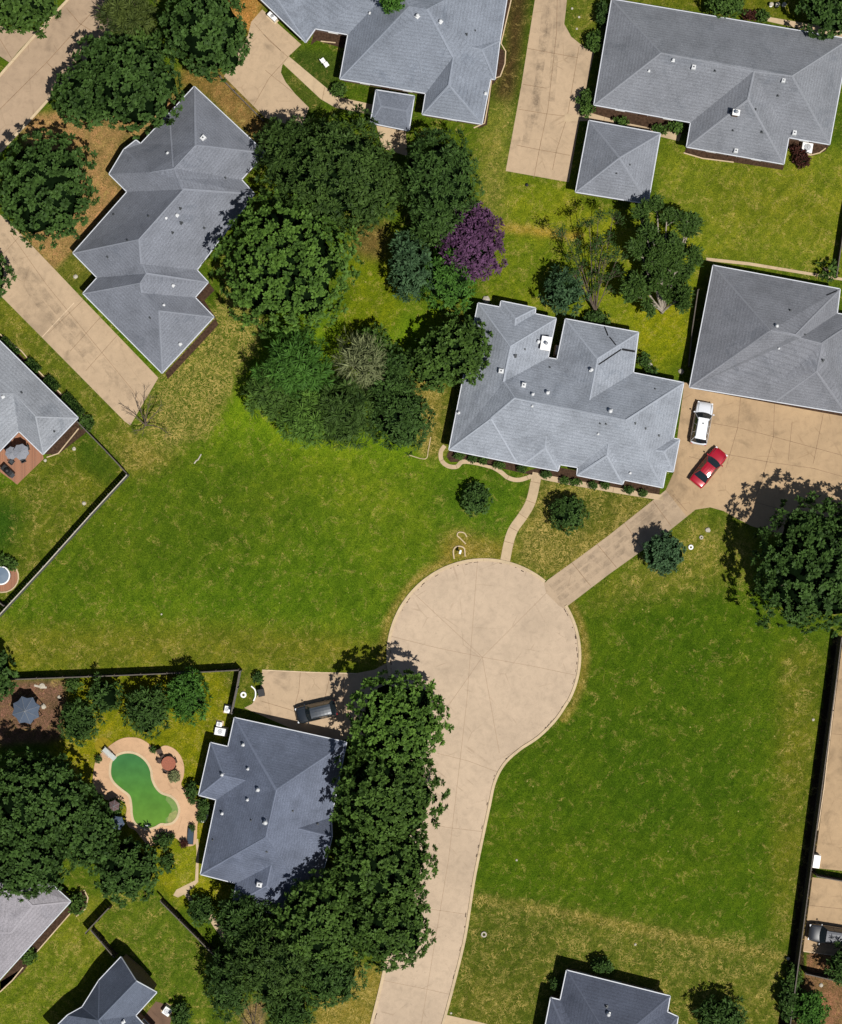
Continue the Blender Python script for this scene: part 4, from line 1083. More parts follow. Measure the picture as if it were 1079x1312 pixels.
# left dark group
T('tree', 'dark clumped tree filling the left edge beside the pool', [(42,1030,76,68)], 9.6, 'dark')
T('tree', 'dark tree just above the pinkish grey roof at the left edge', [(30,1106,60,46)], 8.6, 'dark')
T('tree', 'dark tree between the pool deck and the lower left lawn', [(108,1066,40,46)], 8.6, 'dark')
T('tree', 'dark tree overhanging the top of the lower left lawn', [(160,1116,46,42)], 7.5, 'dark')
# pool yard
T('tree', 'round dark tree above the pool', [(188,912,28,32)], 5, 'dark', 'fine')
T('tree', 'fresh green tree touching the dark fence above the pool', [(240,893,27,35)], 5.2, 'fresh', 'fine')
T('tree', 'thin leaved tree with pale limbs above the pool, second from the gazebo', [(134,893,21,24)], 4.4, 'dark', 'loose', gaps=.2, bark='palebark')
T('tree', 'dark tree at the right edge of the brown patio', [(100,926,24,27)], 4.2, 'dark', 'fine')
T('shrub', 'small shrub at the corner of the brown patio below the fence', [(94,877,10,9)], 1.6, 'mid', 'small', cat='shrub', tr=.05)
T('tree', 'tree sliver at the left edge touching the dark fence', [(-2,866,20,32)], 5, 'dark')
T('tree', 'tree in the top right corner of the photo', [(1066,2,40,44)], 7, 'dark')
T('tree', 'small tree at the top edge above the large hipped house', [(931,4,25,18)], 4, 'mid', 'small')
T('tree', 'small crown poking over the top centre roof from behind', [(503,-8,15,20)], 9.5, 'fresh', 'small', tr=.15)
T('shrub', 'dark bush at the bottom edge, right of the slate roof', [(925,1305,32,26)], 4, 'dark', 'fine', cat='shrub')
T('tree', 'small bright tree at the bottom right corner behind the fence', [(1040,1296,22,26)], 3.6, 'fresh', 'small')
T('tree', 'dark tree at the right edge beside the grey car', [(1084,1238,22,26)], 4.6, 'dark', 'fine')
T('shrub', 'dark bush against the fence near the bottom right corner', [(1012,1284,13,26)], 2.6, 'dark', 'small', cat='shrub')
T('shrub', 'thin shrub growing on the right fence above the small parked car', [(1018,1250,8,14)], 2.0, 'mid', 'small', cat='shrub')
T('shrub', 'small bush below the diagonal fence corner at the bottom left', [(258,1167,17,18)], 2.6, 'dark', 'small', cat='shrub')
T('shrub', 'round bush beside the driveway between the top houses', [(752,131,11,17)], 2.0, 'mid', 'small', cat='shrub', core=.85)
T('shrub', 'round bush at the top of the driveway beside the top right house', [(762,53,11,13)], 2.0, 'mid', 'small', cat='shrub', core=.85)
T('shrub', 'tall narrow bush at the upper left corner of the top right house', [(774,18,8,16)], 2.2, 'dark', 'small', cat='shrub', core=.85)
T('shrub', 'small bush on the path between the hipped house and the garage', [(796,156,8,6)], 1.2, 'mid', 'small', cat='shrub')
T('shrub', 'low bush in the middle of the bed beside the square garage', [(846,165,9,6)], 1.2, 'mid', 'small', cat='shrub')
T('shrub', 'low bush at the right end of the bed beside the square garage', [(866,162,11,7)], 1.3, 'mid', 'small', cat='shrub')
T('shrub', 'round bush beside the porch of the top centre house', [(434,115,9,9)], 1.5, 'mid', 'small', cat='shrub', core=.9)
T('shrub', 'round dark red bush beside the white cooling unit', [(1028,204,10,10)], 1.3, 'redbush', 'small', cat='shrub', core=.9)
T('shrub', 'small dark red bush left of the white cooling unit', [(1021,193,6,6)], 1.0, 'redbush', 'small', cat='shrub', core=.9)
T('shrub', 'round green bush above the long roof at the top right', [(978,20,8,7)], 1.3, 'mid', 'small', cat='shrub', core=.9)
T('shrub', 'dark red bush above the long roof at the top right, left of the green one', [(961,19,8,6)], 1.2, 'redbush', 'small', cat='shrub', core=.9)
T('shrub', 'small leafy bush above the roof at the right edge', [(1060,346,10,12)], 1.8, 'mid', 'loose', cat='shrub', core=0)
T('shrub', 'bush at the right end of the blue pool deck beside the blue roof', [(246,1012,8,10)], 1.6, 'dark', 'small', cat='shrub')
T('shrub', 'bush between the pool deck and the wall of the blue roofed house', [(261,1034,7,10)], 1.5, 'dark', 'small', cat='shrub')
T('shrub', 'dark bush below the pool at the end of the deck', [(210,1078,10,9)], 1.7, 'dark', 'small', cat='shrub')
T('shrub', 'small dark bush at the lower edge of the pool yard', [(216,1106,7,12)], 1.6, 'dark', 'small', cat='shrub')
T('shrub', 'small bush poking through the pool deck under the dark trees', [(146,1035,12,10)], 1.8, 'dark', 'small', cat='shrub')
T('shrub', 'round bush in the bed at the lower left roof corner', [(98,1158,11,13)], 1.8, 'mid', 'small', cat='shrub')
T('shrub', 'bush along the roof at the lower left edge', [(37,1226,9,10)], 1.4, 'mid', 'small', cat='shrub')
T('shrub', 'dark bush above the slate roof at the bottom', [(772,1238,14,8)], 2.2, 'dark', 'small', cat='shrub')
T('shrub', 'dark bush in the left corner of the slate roof at the bottom', [(712,1262,6,7)], 1.6, 'dark', 'small', cat='shrub')
T('shrub', 'bush at the lower right of the bottom left patio', [(232,1302,13,16)], 2.2, 'dark', 'small', cat='shrub')
T('shrub', 'dark bush at the lower left end of the driveway with the black car', [(331,869,5,6)], 1.2, 'dark', 'small', cat='shrub')
T('shrub', 'dark shrub in the gap above the middle house roof', [(764,408,16,9)], 1.6, 'dark', 'small', cat='shrub')
T('shrub', 'low dark bush right of the middle house cross wing', [(826,462,7,9)], 1.3, 'dark', 'small', cat='shrub')
T('shrub', 'tiny dark bush between the middle house and its right lawn', [(835,476,6,5)], 1.0, 'dark', 'small', cat='shrub')
T('shrub', 'dark bush left of the white vented house, by the garden strip', [(559,472,13,14)], 2.6, 'dark', 'small', cat='shrub')
# bedding plants at the front of the middle house
front = [(588,584),(606,588),(620,590),(640,596),(668,600),(700,608),(724,616),(738,618),(760,622),(776,622),(806,628),(824,632)]
lab = ['round clipped plant inside the loop of the front path', 'first low bush under the left front eave', 'second low bush under the left front eave', 'third low bush under the left front eave', 'low bush beside the dark notch of the front eave', 'low bush just right of the front door path', 'low bush between the two front gables', 'low bush at the left of the right front gable', 'low bush under the middle of the right front gable', 'low bush at the right of the right front gable', 'second last low bush before the lane', 'last low bush before the lane']
for (x, y), l in zip(front, lab):
    T('garden_bush', l, [(x, y, R.uniform(4.5, 7), R.uniform(3.5, 4.5))], .8, R.choice(['mid', 'dark', 'olive']), 'small', cat='bush', group='bushes along the front of the white vented house', tr=.04, leaf=.22, spacing=.32)
# ------------------------------------------------------------------ bare and sparse trees
def branch(mb, p, d, L, r, depth, tips, sag=.0, spread=.6, kids=3):
    q = p + d * L
    mid = p.lerp(q, .5) + Vector((R.uniform(-1, 1), R.uniform(-1, 1), R.uniform(-.3, .3))) * L * .07
    mb.tube(p, mid, r, r * .82, 5 if depth > 1 else 4, cap=False); mb.tube(mid, q, r * .82, r * .62, 5 if depth > 1 else 4, cap=False)
    if depth == 0: tips.append((q, d)); return
    for k in range(kids if depth > 1 else kids + 1):
        nd = (d + Vector((R.uniform(-1, 1), R.uniform(-1, 1), R.uniform(-.45, .45))) * spread).normalized()
        branch(mb, p.lerp(q, R.uniform(.55, 1.0)), nd, L * R.uniform(.55, .8), r * .58, depth - 1, tips, sag, spread, kids)
    tips.append((q, d))
def bare_tree(name, label, base, limbs, mat=None, leafn=0, leaf=.4, bark='bark', depth=3, r=.13, L0=1.9, group=None, clump=None):
    b = W(*base, 0); root = thing(name, b, label, 'tree', group)
    mb = MB(); tips = []
    mb.tube(b - Vector((0, 0, .1)), b + Vector((0, 0, 1.0)), r * 1.5, r * 1.15, 7)
    for (x, y, z) in limbs:
        t = W(x, y, z); d = (t - (b + Vector((0, 0, .9)))); Ld = d.length
        d.normalize()
        nseg = 3; p = b + Vector((0, 0, .9)); rr_ = r
        for sgi in range(nseg):
            q = p + d * (Ld / nseg) + Vector((R.uniform(-.2, .2), R.uniform(-.2, .2), 0))
            mb.tube(p, q, rr_, rr_ * .75, 6, cap=False)
            for k in range(2 if sgi else 1):
                nd = (d + Vector((R.uniform(-1, 1), R.uniform(-1, 1), R.uniform(-.2, .4))) * .75).normalized()
                branch(mb, q, nd, L0 * R.uniform(.45, .75), rr_ * .5, depth - 1, tips)
            p = q; rr_ *= .75
        branch(mb, p, d, L0 * .5, rr_ * .8, depth - 1, tips)
    loc_mb(mb, b).build('trunk', M[bark], root)
    if leafn:
        pts = np.array([tuple(t[0]) for t in tips]); dd = np.array([tuple(t[1]) for t in tips])
        B = np.repeat(pts, leafn, 0); D = np.repeat(dd, leafn, 0); k = len(B)
        d = unit(D * .6 + nr.normal(0, .75, (k, 3)) * [1, 1, .55]); L = leaf * nr.uniform(.6, 1.2, k)
        Bj = B + nr.normal(0, .16, (k, 3))
        v = leaf_batch(Bj, d, L, L * .30, None, unit(nr.normal(0, .35, (k, 3)) + [0, 0, 1]))
        leaf_mesh('foliage', v, np.clip(nr.normal(.35, .2, k), 0, 1), LM[mat], root, b)
    return root
bare_tree('bare_tree', 'leafless dark tree at the lower end of the long driveway', (188,545), [(190,512,3.6),(176,520,3.0),(205,522,2.8),(165,530,2.2),(212,552,2.0),(180,552,1.6)], r=.07, L0=1.1, depth=2)
bare_tree('sparse_tree', 'bare branched dark tree with few leaves in the lawn above the white vented house', (762,400), [(745,330,4.5),(765,290,6.0),(775,345,4.5),(735,355,3.6),(785,290,5.6),(790,335,4.2),(728,310,4.6),(752,300,5.4),(770,318,5.4)], 'dark', 3, .32, depth=3, r=.075, L0=1.5)
bare_tree('sparse_tree', 'leafy loose tree with pale limbs right of the bare branched tree', (848,400), [(830,305,5.2),(855,290,5.6),(875,310,5.0),(835,340,5.6),(865,350,5.2),(820,365,4.6),(885,295,4.6),(845,280,5.0),(860,320,6.5),(840,320,6.5),(820,288,4.6),(870,385,4.2),(822,335,5.0),(850,345,5.5),(812,375,3.6),(885,340,4.6)], 'mid', 20, .46, bark='palebark', depth=3, r=.16, L0=1.45)
bare_tree('bare_tree', 'pale limbed bare tree over the dirt patch at the bottom edge', (328,1322), [(318,1298,3.0),(330,1292,3.2),(342,1300,2.8),(308,1306,2.6)], r=.06, L0=.9, depth=2, bark='bark')

# ------------------------------------------------------------------ clipped hedges at the left house
def hedge(label, p0, p1, w, h, group):
    a, b = W(*p0), W(*p1); c = (a + b) / 2; d = b - a; L = d.length; rz = math.atan2(d.y, d.x)
    root = thing('hedge', c, label, 'hedge', group, rz)
    mb = MB(); mb.box((0, 0, h / 2), (L - .1, w - .1, h - .06), 0, 0, .97)
    n = int(L * w * 260)
    B = np.stack([nr.uniform(-L / 2, L / 2, n), nr.uniform(-w / 2, w / 2, n), nr.uniform(h - .1, h, n)], 1)
    n2 = int((L + w) * h * 150); t = nr.uniform(0, 1, n2)
    side = nr.randint(0, 4, n2)
    sx = np.where(side == 0, L / 2, np.where(side == 1, -L / 2, nr.uniform(-L / 2, L / 2, n2)))
    sy = np.where(side == 2, w / 2, np.where(side == 3, -w / 2, nr.uniform(-w / 2, w / 2, n2)))
    B = np.concatenate([B, np.stack([sx, sy, nr.uniform(.05, h, n2)], 1)]); k = len(B)
    d_ = unit(nr.normal(0, 1, (k, 3)) + [0, 0, .4]); Lf = nr.uniform(.10, .2, k)
    v = leaf_batch(B, d_, Lf, Lf * .55, None, unit(nr.normal(0, .6, (k, 3)) + [0, 0, 1]))
    leaf_mesh('foliage', v, np.clip(nr.normal(.3, .18, k), 0, 1), LM['mid'], root, (0, 0, 0))
    mb.build('hedge_core', M['core'], root)
hg = 'clipped box hedges along the left house'
hedge('topmost clipped hedge beside the left house, near the photo edge', (4,436), (23,455), .9, 1.1, hg)
hedge('second clipped hedge from the top beside the left house', (36,464), (49,477), 1.25, 1.1, hg)
hedge('third clipped hedge from the top beside the left house', (60,486), (73,500), 1.25, 1.1, hg)
hedge('long lowest clipped hedge beside the left house', (83,508), (104,532), 1.3, 1.1, hg)
T('shrub', 'round bush at the lower end of the clipped hedges', [(111,542,8,9)], 1.3, 'mid', 'small', cat='shrub', core=.9)
M['stone'] = simple('pale_stone', (.42, .38, .31), .85, .2, var=.25, scale=5)
# ------------------------------------------------------------------ fences
def fence(label, pts, h=1.85, mat='fence', cap='rail', gap=0.0, post_step=2.4, name='fence', group=None):
    w = [W(x, y) for x, y in pts]; org = w[0].copy()
    root = thing(name, org, label, 'fence', group)
    bd = MB(); cp = MB()
    for a, b in zip(w[:-1], w[1:]):
        d = (b - a); L = d.length; d.normalize(); rz = math.atan2(d.y, d.x); nn = Vector((-d.y, d.x, 0))
        nb = max(1, int(L / .30)); bw = L / nb
        for i in range(nb):
            c = a + d * (bw * (i + .5)); hh = h + R.uniform(-.03, .03)
            off = nn * R.uniform(-.008, .008)
            bd.box((c.x + off.x, c.y + off.y, hh / 2), (bw - .012, .03, hh), rz)
        for zz in (.4, h - .35):
            c = (a + b) / 2 + nn * .05; bd.box((c.x, c.y, zz), (L, .05, .09), rz)
        c = (a + b) / 2; cp.box((c.x, c.y, h + .05), (L, .11, .035), rz)
    loc_mb(bd, org).build('board_panel', M[mat], root)
    loc_mb(cp, org).build('top_rail', M[cap], root)
    for a, b in zip(w[:-1], w[1:]):
        d = (b - a); L = d.length; d.normalize(); rz = math.atan2(d.y, d.x); nn = Vector((-d.y, d.x, 0))
        n = max(1, int(L / post_step))
        for i in range(n + (1 if b is w[-1] else 0)):
            p = a + d * (L * i / n) + nn * .10
            q = MB(); q.box((p.x, p.y, h / 2), (.11, .11, h + .06), rz)
            loc_mb(q, org).build('post', M[mat], root)
    return root
fence('dark wooden fence between the big left lawn and the pool yard', [(-30,872),(18,869),(150,864),(250,860),(308,857)])
fence('short dark fence piece from the lawn corner down to the blue roofed house', [(309,858),(305,880),(298,912)], mat='fencegrey')
fence('grey board fence running diagonally up from the left edge of the lawn', [(-40,836),(0,791),(60,726),(120,659),(166,609)], mat='fencegrey', h=1.9, cap='stone')
fence('dark fence from the corner of the grey fence up to the left house', [(165,607),(140,580),(102,541)], h=1.5)
fence('long dark fence along the right edge of the right lawn', [(1073,815),(1066,870),(1056,945),(1044,1035),(1034,1110),(1022,1200),(1012,1275),(1003,1340)], h=2.3, post_step=3.0)
fence('dark fence between the tan yard and the tan driveway at the right edge', [(1042,1119),(1085,1127),(1130,1135)], h=1.8)
fence('dark fence between the grey car driveway and the bare dirt yard', [(1028,1243),(1085,1256),(1130,1266)], h=1.8)
fence('short dark fence piece from the tree to the fence corner at the lower left', [(143,1159),(128,1175),(113,1191)], h=1.95)
fence('short dark fence piece from the fence corner to the small blue roof', [(120,1187),(133,1202),(150,1222)], h=1.95)
fence('dark diagonal fence between the lower left lawn and the trees', [(208,1150),(232,1174),(256,1198),(300,1243)], h=1.95)
fence('low dark fence along the strip between the zigzag house and the top driveway', [(282,99),(300,118),(338,156)], h=.6, post_step=3)
fence('thin dark fence at the right edge between the top right lawns', [(1090,230),(1079,290),(1069,356)], h=1.3, post_step=3)
fence('thin dark fence between the shade tree lawn and the right edge house', [(893,372),(886,420),(881,470)], h=1.0, post_step=3)
fence('short dark fence at the left edge by the round spa', [(-20,752),(8,776)], h=1.3)

# ------------------------------------------------------------------ cars
def paint(name, c, metal=.2, rough=.28):
    m = NT(name); m.base(c); m.rough(rough, .5, metal); m.bsdf.inputs['Coat Weight'].default_value = .6; m.bsdf.inputs['Coat Roughness'].default_value = .08
    return m.mat
M['carglass'] = paint('car_glass', (.012, .018, .022), 0, .06)
M['tyre'] = simple('tyre_rubber', (.018, .018, .018), .8, var=.1)
M['rim'] = simple('alloy_rim', (.5, .5, .52), .3, .5, .8, .05)
M['lamp'] = simple('headlight_glass', (.7, .72, .75), .1, .8, var=.02)
M['tail'] = simple('tail_light_glass', (.35, .01, .01), .15, .8, var=.02)
def loft(mb, secs, m=0, close=True):
    n = len(secs[0]); vs = [p for s in secs for p in s]; fs = []
    for i in range(len(secs) - 1):
        for j in range(n - 1):
            fs.append((i * n + j, (i + 1) * n + j, (i + 1) * n + j + 1, i * n + j + 1))
    if close:
        fs.append(tuple(range(n))); fs.append(tuple(reversed([(len(secs) - 1) * n + j for j in range(n)])))
    mb.add(vs, fs, m)
def make_car(kind, label, front, rear, width, body, roofc=None, name='parked_car', cat='car', group='parked cars'):
    F, Bk = W(*front), W(*rear); c = (F + Bk) / 2; d = F - Bk; L = d.length; rz = math.atan2(d.y, d.x)
    root = thing(name, c, label, cat, group, rz)
    hw = width / 2; l2 = L / 2
    P = {'suv': dict(belt=1.05, hood=1.02, roof=1.74, ws=.235, wt=.105, rt=-.37, rb=-.455, tail=1.05, nose=.84),
         'sedan': dict(belt=.92, hood=.86, roof=1.43, ws=.22, wt=.06, rt=-.19, rb=-.35, tail=.94, nose=.68),
         'pickup': dict(belt=1.10, hood=1.06, roof=1.78, ws=.24, wt=.12, rt=-.37, rb=-.46, tail=1.10, nose=.90)}[kind]
    # body stations: x fraction, half width fraction, top height
    st = [(-.5, .78, P['tail'] * .82), (-.485, .90, P['tail'] * .95), (-.44, .97, P['tail']), (-.3, 1.0, P['belt']), (0, 1.0, P['belt']), (P['ws'] - .01, 1.0, P['belt'] - .01), (.36, .985, P['hood']), (.43, .95, P['hood'] * .95), (.475, .86, P['nose'] * .95), (.5, .70, P['nose'] * .80)]
    secs = []
    for x, w, t in st:
        X = x * L; w *= hw
        half = [(w * .86, .22), (w * .97, .34), (w, .55), (w * .985, t - .18), (w * .93, t - .05), (w * .80, t + .0), (w * .4, t + .035)]
        s = [(X, y, z) for y, z in half] + [(X, 0, t + .045)] + [(X, -y, z) for y, z in reversed(half)]
        secs.append(s)
    mb = MB(); loft(mb, secs); bo = mb.build('body', body, root, smooth=True)
    sub = bo.modifiers.new('s', 'SUBSURF'); sub.levels = 1; sub.render_levels = 2
    # bonnet seams
    sm = MB()
    for s_ in (-1, 1): sm.box(((P['ws'] + .46) / 2 * L, s_ * hw * .70, P['hood'] + .015), ((.44 - P['ws']) * L, .025, .03), 0, 0)
    sm.build('bonnet_seam', M['black'], bo)
    zb = P['belt'] + .0; zt = P['roof']
    xb0, xt0, xt1, xb1 = P['ws'] * L, P['wt'] * L, P['rt'] * L, P['rb'] * L
    wb, wt = hw * .93, hw * .64
    g = MB()   # glass house
    def ring(x, w, z, bow): return [(x - abs(y) ** 2 * bow / (w * w), y, z) for y in [w, w * .6, w * .2, -w * .2, -w * .6, -w]]
    A0 = ring(xb0 + .12, wb, zb, .22); A1 = ring(xt0 + .06, wt, zt - .03, .10)
    B0 = ring(xb1 - .06, wb * .95, zb, -.12); B1 = ring(xt1 - .03, wt, zt - .03, -.06)
    ws = MB(); loft(ws, [A0, A1], close=False); ws.build('windscreen', M['carglass'], root)
    rw = MB(); loft(rw, [B1, B0], close=False); rw.build('rear_window', M['carglass'], root)
    for s_, k0 in ((1, 0), (-1, 5)):
        sg = MB(); q = [A0[k0], A1[k0], B1[k0], B0[k0]]
        sg.add(q, [(0, 1, 2, 3)] if s_ < 0 else [(3, 2, 1, 0)]); so = sg.build('side_window', M['carglass'], root)
        pl = MB()
        for t in (.02, .36, .68, .98):
            p = Vector(A0[k0]).lerp(Vector(B0[k0]), t); q_ = Vector(A1[k0]).lerp(Vector(B1[k0]), t)
            pl.tube(p + Vector((0, s_ * .005, 0)), q_ + Vector((0, s_ * .005, 0)), .035, .03, 5)
        pl.build('pillar', body, so)
    rs_ = []
    for i in range(7):
        t = i / 6; X = xt0 + .05 + (xt1 - xt0 - .07) * t; bow = .05 * math.sin(PI * t); e = .10 * (abs(t - .5) * 2) ** 3
        wv = wt * (1 - e * .5) + .02
        rs_.append([(X, wv, zt - .05), (X, wv * .93, zt + bow * .6), (X, wv * .5, zt + .03 + bow), (X, 0, zt + .04 + bow), (X, -wv * .5, zt + .03 + bow), (X, -wv * .93, zt + bow * .6), (X, -wv, zt - .05)])
    rf = MB(); loft(rf, rs_, close=True); ro = rf.build('roof_panel', roofc or body, root, smooth=False)
    if kind != 'sedan':
        rr = MB()
        for s_ in (-1, 1): rr.tube((xt0 - .15, s_ * wt * .92, zt + .09), (xt1 + .2, s_ * wt * .92, zt + .09), .025, .025, 6)
        rr.build('roof_rack', M['dkmetal'], ro)
        ant = MB(); ant.box((xt0 + (xt1 - xt0) * .25, .0, zt + .12), (.16, .12, .05)); ant.build('aerial', M['dkmetal'], ro)
    r = .36 if kind != 'sedan' else .33
    for sx in (.31, -.29):
        for s_ in (-1, 1):
            wb_ = MB(); wb_.tube((sx * L, s_ * (hw - .20), r), (sx * L, s_ * (hw + .012), r), r, r, 20); w_ = wb_.build('wheel', M['tyre'], root)
            q = MB(); q.tube((sx * L, s_ * (hw + .0), r), (sx * L, s_ * (hw + .022), r), r * .6, r * .55, 16); q.build('rim', M['rim'], w_)
    for s_ in (-1, 1):
        q = MB(); q.box((.468 * L, s_ * hw * .70, P['nose'] * .86), (.18, hw * .34, .13), -s_ * .35); q.build('headlight', M['lamp'], root, bevel=.02)
        q = MB(); q.box((-.485 * L, s_ * hw * .74, P['tail'] * .80), (.12, hw * .26, .20), s_ * .2); q.build('tail_light', M['tail'], root, bevel=.02)
        q = MB(); q.box((P['ws'] * L - .02, s_ * (hw + .07), zb + .02), (.14, .20, .13)); q.build('wing_mirror', body, root, bevel=.03)
    return root
make_car('suv', 'white suv with white roof parked nose up at the left of the parking court', (903,515.5), (893.3,570), 1.95, paint('white_car_paint', (.58, .60, .64), 0, .3), paint('white_roof_paint', (.74, .75, .77), 0, .35), name='suv', cat='suv')
make_car('sedan', 'red car parked at an angle below the white one', (924.5,577.5), (889.5,620.5), 1.86, paint('red_car_paint', (.34, .006, .020), .1, .25))
make_car('pickup', 'black car parked on the driveway above the blue roofed house', (380,916.5), (431,905), 1.9, paint('black_car_paint', (.022, .028, .036), .3, .22), paint('black_roof_paint', (.03, .038, .05), .1, .35), name='suv', cat='suv')
make_car('pickup', 'dark grey car with a lighter grey roof cut by the right edge', (1034,1192), (1090,1200.5), 1.95, paint('grey_car_paint', (.035, .038, .045), .1, .3), paint('grey_roof_paint', (.07, .075, .09), .0, .5))

# ------------------------------------------------------------------ gazebo on the brown patio
def canopy(name, label, cat, x, y, rpx, z, mat, sides=8, rise=.7, posts=8, scallop=.10, rot=0, group=None, table=False):
    b = W(x, y, z); b.z = 0; root = thing(name, b, label, cat, group, rot)
    r = rpx * S; mb = MB(); n = sides
    vs = [(0, 0, z + rise)]; m_ = 2 * n
    for i in range(m_):
        a = 2 * PI * i / m_; rad = r * (1 if i % 2 == 0 else math.cos(PI / n) * (1 - scallop))
        vs.append((rad * math.cos(a), rad * math.sin(a), z + (0 if i % 2 == 0 else .06)))
    fs = [(0, 1 + i, 1 + (i + 1) % m_) for i in range(m_)]
    mb.add(vs, fs)
    mb.add([(x_, y_, z_ - .03) for x_, y_, z_ in vs], [f[::-1] for f in fs])
    vv = vs[1:] + [(x_, y_, z_ - .22) for x_, y_, z_ in vs[1:]]
    mb.add(vv, [(i, m_ + i, m_ + (i + 1) % m_, (i + 1) % m_) for i in range(m_)])
    cn = mb.build('canopy', mat, root)
    rb = MB()
    for i in range(n):
        a = 2 * PI * i / n; rb.tube((0, 0, z + rise + .02), (r * math.cos(a), r * math.sin(a), z + .015), .022, .018, 5)
    rb.tube((0, 0, z + rise), (0, 0, z + rise + .16), .05, .02, 8); rb.build('rib', M['metal'], cn)
    if posts > 1:
        for i in range(posts):
            a = 2 * PI * i / posts; q = MB(); q.tube((r * .94 * math.cos(a), r * .94 * math.sin(a), 0), (r * .94 * math.cos(a), r * .94 * math.sin(a), z), .05, .05, 8); q.build('post', M['dkmetal'], root)
    else:
        q = MB(); q.tube((0, 0, 0), (0, 0, z + rise), .035, .03, 8); q.lathe((0, 0, 0), [(.3, 0), (.3, .06), (.08, .1)], 12); q.build('pole', M['dkmetal'], root)
    return root
canopy('gazebo', 'octagonal blue grey garden umbrella canopy on the brown patio below the dark fence', 'gazebo', 33.5, 910, 18.5, 2.3, simple('blue_grey_canvas', C(92,104,122), .8, .1, var=.1), 8, .75, 8, .10, .3)
def chair(label, x, y, rz, mat='dkmetal', group=None, s=1.0, name='patio_chair'):
    b = W(x, y); root = thing(name, b, label, 'chair', group, rz); root.scale = (s, s, s)
    q = MB(); q.box((0, 0, .43), (.48, .5, .06)); q.build('seat', M[mat], root, bevel=.02)
    q = MB(); q.box((-.24, 0, .72), (.05, .48, .52)); q.build('backrest', M[mat], root, bevel=.02)
    for sy in (-1, 1):
        q = MB(); q.box((0, sy * .26, .64), (.46, .05, .04)); q.build('armrest', M[mat], root)
        for sx in (-1, 1):
            q = MB(); q.tube((sx * .2, sy * .22, 0), (sx * .2, sy * .22, .42), .02, .02, 6); q.build('leg', M[mat], root)
    return root
def round_table(label, x, y, r, mat, name='patio_table'):
    b = W(x, y, .74); b.z = 0; root = thing(name, b, label, 'table')
    q = MB(); q.lathe((0, 0, .70), [(r * .98, 0), (r, .02), (r, .05), (r * .97, .06)], 24); q.build('tabletop', mat, root)
    q = MB(); q.tube((0, 0, .05), (0, 0, .70), .05, .05, 8); q.lathe((0, 0, 0), [(.32, 0), (.32, .04), (.08, .08)], 14); q.build('pedestal', M['dkmetal'], root)
    return root
X0, Y0 = zp([(715,325)])[0]
round_table('round red brown patio table on the deck right of the pool', X0, Y0, .78, simple('terracotta_table', C(168,100,76), .7, var=.25, scale=8))
M['brownmetal'] = simple('brown_metal', (.05, .03, .022), .6, .3, .2, .2)
for i, (zx, zy, l) in enumerate([(670,268,'dark chair at the top left of the red brown patio table'), (640,300,'dark chair at the left of the red brown patio table'), (738,272,'dark chair at the top of the red brown patio table'), (775,300,'dark chair at the right of the red brown patio table'), (692,385,'dark chair at the lower left of the red brown patio table'), (765,352,'dark chair at the lower right of the red brown patio table')]):
    x, y = zp([(zx, zy)])[0]; chair(l, x, y, math.atan2(-(Y0 - y), X0 - x), 'brownmetal', 'chairs around the red brown patio table', .85)
x, y = zp([(642,215)])[0]; chair('dark brown armchair alone near the top of the pool deck', x, y, -1.2, 'brownmetal', s=1.1)
def pot(label, x, y, r, plant='mid', h=.55, mat=None):
    b = W(x, y); root = thing('potted_plant', b, label, 'plant pot')
    q = MB(); q.lathe((0, 0, 0), [(r * .62, 0), (r * .9, h * .9), (r, h * .92), (r, h)], 16); q.build('pot', mat or simple('terracotta', (.16, .07, .04), .8, var=.3), root)
    V4, sh = crown_arrays([(b.x, b.y, h + r * .5, r * 1.25, r * 1.25, r * .9)], spacing=.22, nleaf=12, leaf=.28, lw=.3)
    leaf_mesh('foliage', V4, sh, LM[plant], root, b, None)
    return root
for zx, zy, r, pl, l in [(772,430,.42,'pale','pale green potted plant below the red brown patio table'), (118,283,.2,'dark','small dark pot at the left end of the pool deck'), (928,640,.24,'dark','dark potted plant at the right edge of the pool deck'), (903,598,.14,'redbush','tiny dark pot at the right edge of the pool deck'), (858,1008,.28,'redbush','dark red potted plant at the bottom corner of the pool deck'), (592,200,.18,'dark','small dark pot where the deck bulges out'), (750,943,.14,'dark','tiny dark pot at the lower edge of the deck'), (1005,790,.34,'dark','potted plant between the deck and the blue roofed house'), (928,870,.16,'dark','small dark pot just above the dark lounger')]:
    x, y = zp([(zx, zy)])[0]; pot(l, x, y, r, pl)
# diving board
def zpt(a, b): return zp([(a, b)])[0]
a_, b_ = W(*zpt(165, 195)), W(*zpt(258, 280)); c = (a_ + b_) / 2; d = b_ - a_; rz = math.atan2(d.y, d.x)
root = thing('diving_board', c, 'pale grey diving board at the upper left end of the green pool', 'diving board', None, rz)
q = MB(); q.box((.0, 0, .62), (d.length + .1, .55, .06), 0, 0); q.build('board', simple('grey_board', (.42, .44, .42), .7, var=.15), root, bevel=.02)
q = MB(); q.box((-.35, 0, .33), (.5, .5, .54), 0, 0, .85); q.build('stand', M['white'], root, bevel=.02)
q = MB()
for s_ in (-1, 1): q.tube((-.9, s_ * .3, .0), (-.9, s_ * .3, 1.0), .025, .025, 6); q.tube((-.9, s_ * .3, 1.0), (.2, s_ * .3, .9), .025, .025, 6); q.tube((.2, s_ * .3, .9), (.2, s_ * .3, .1), .025, .025, 6)
q.build('handrail', M['metal'], root)
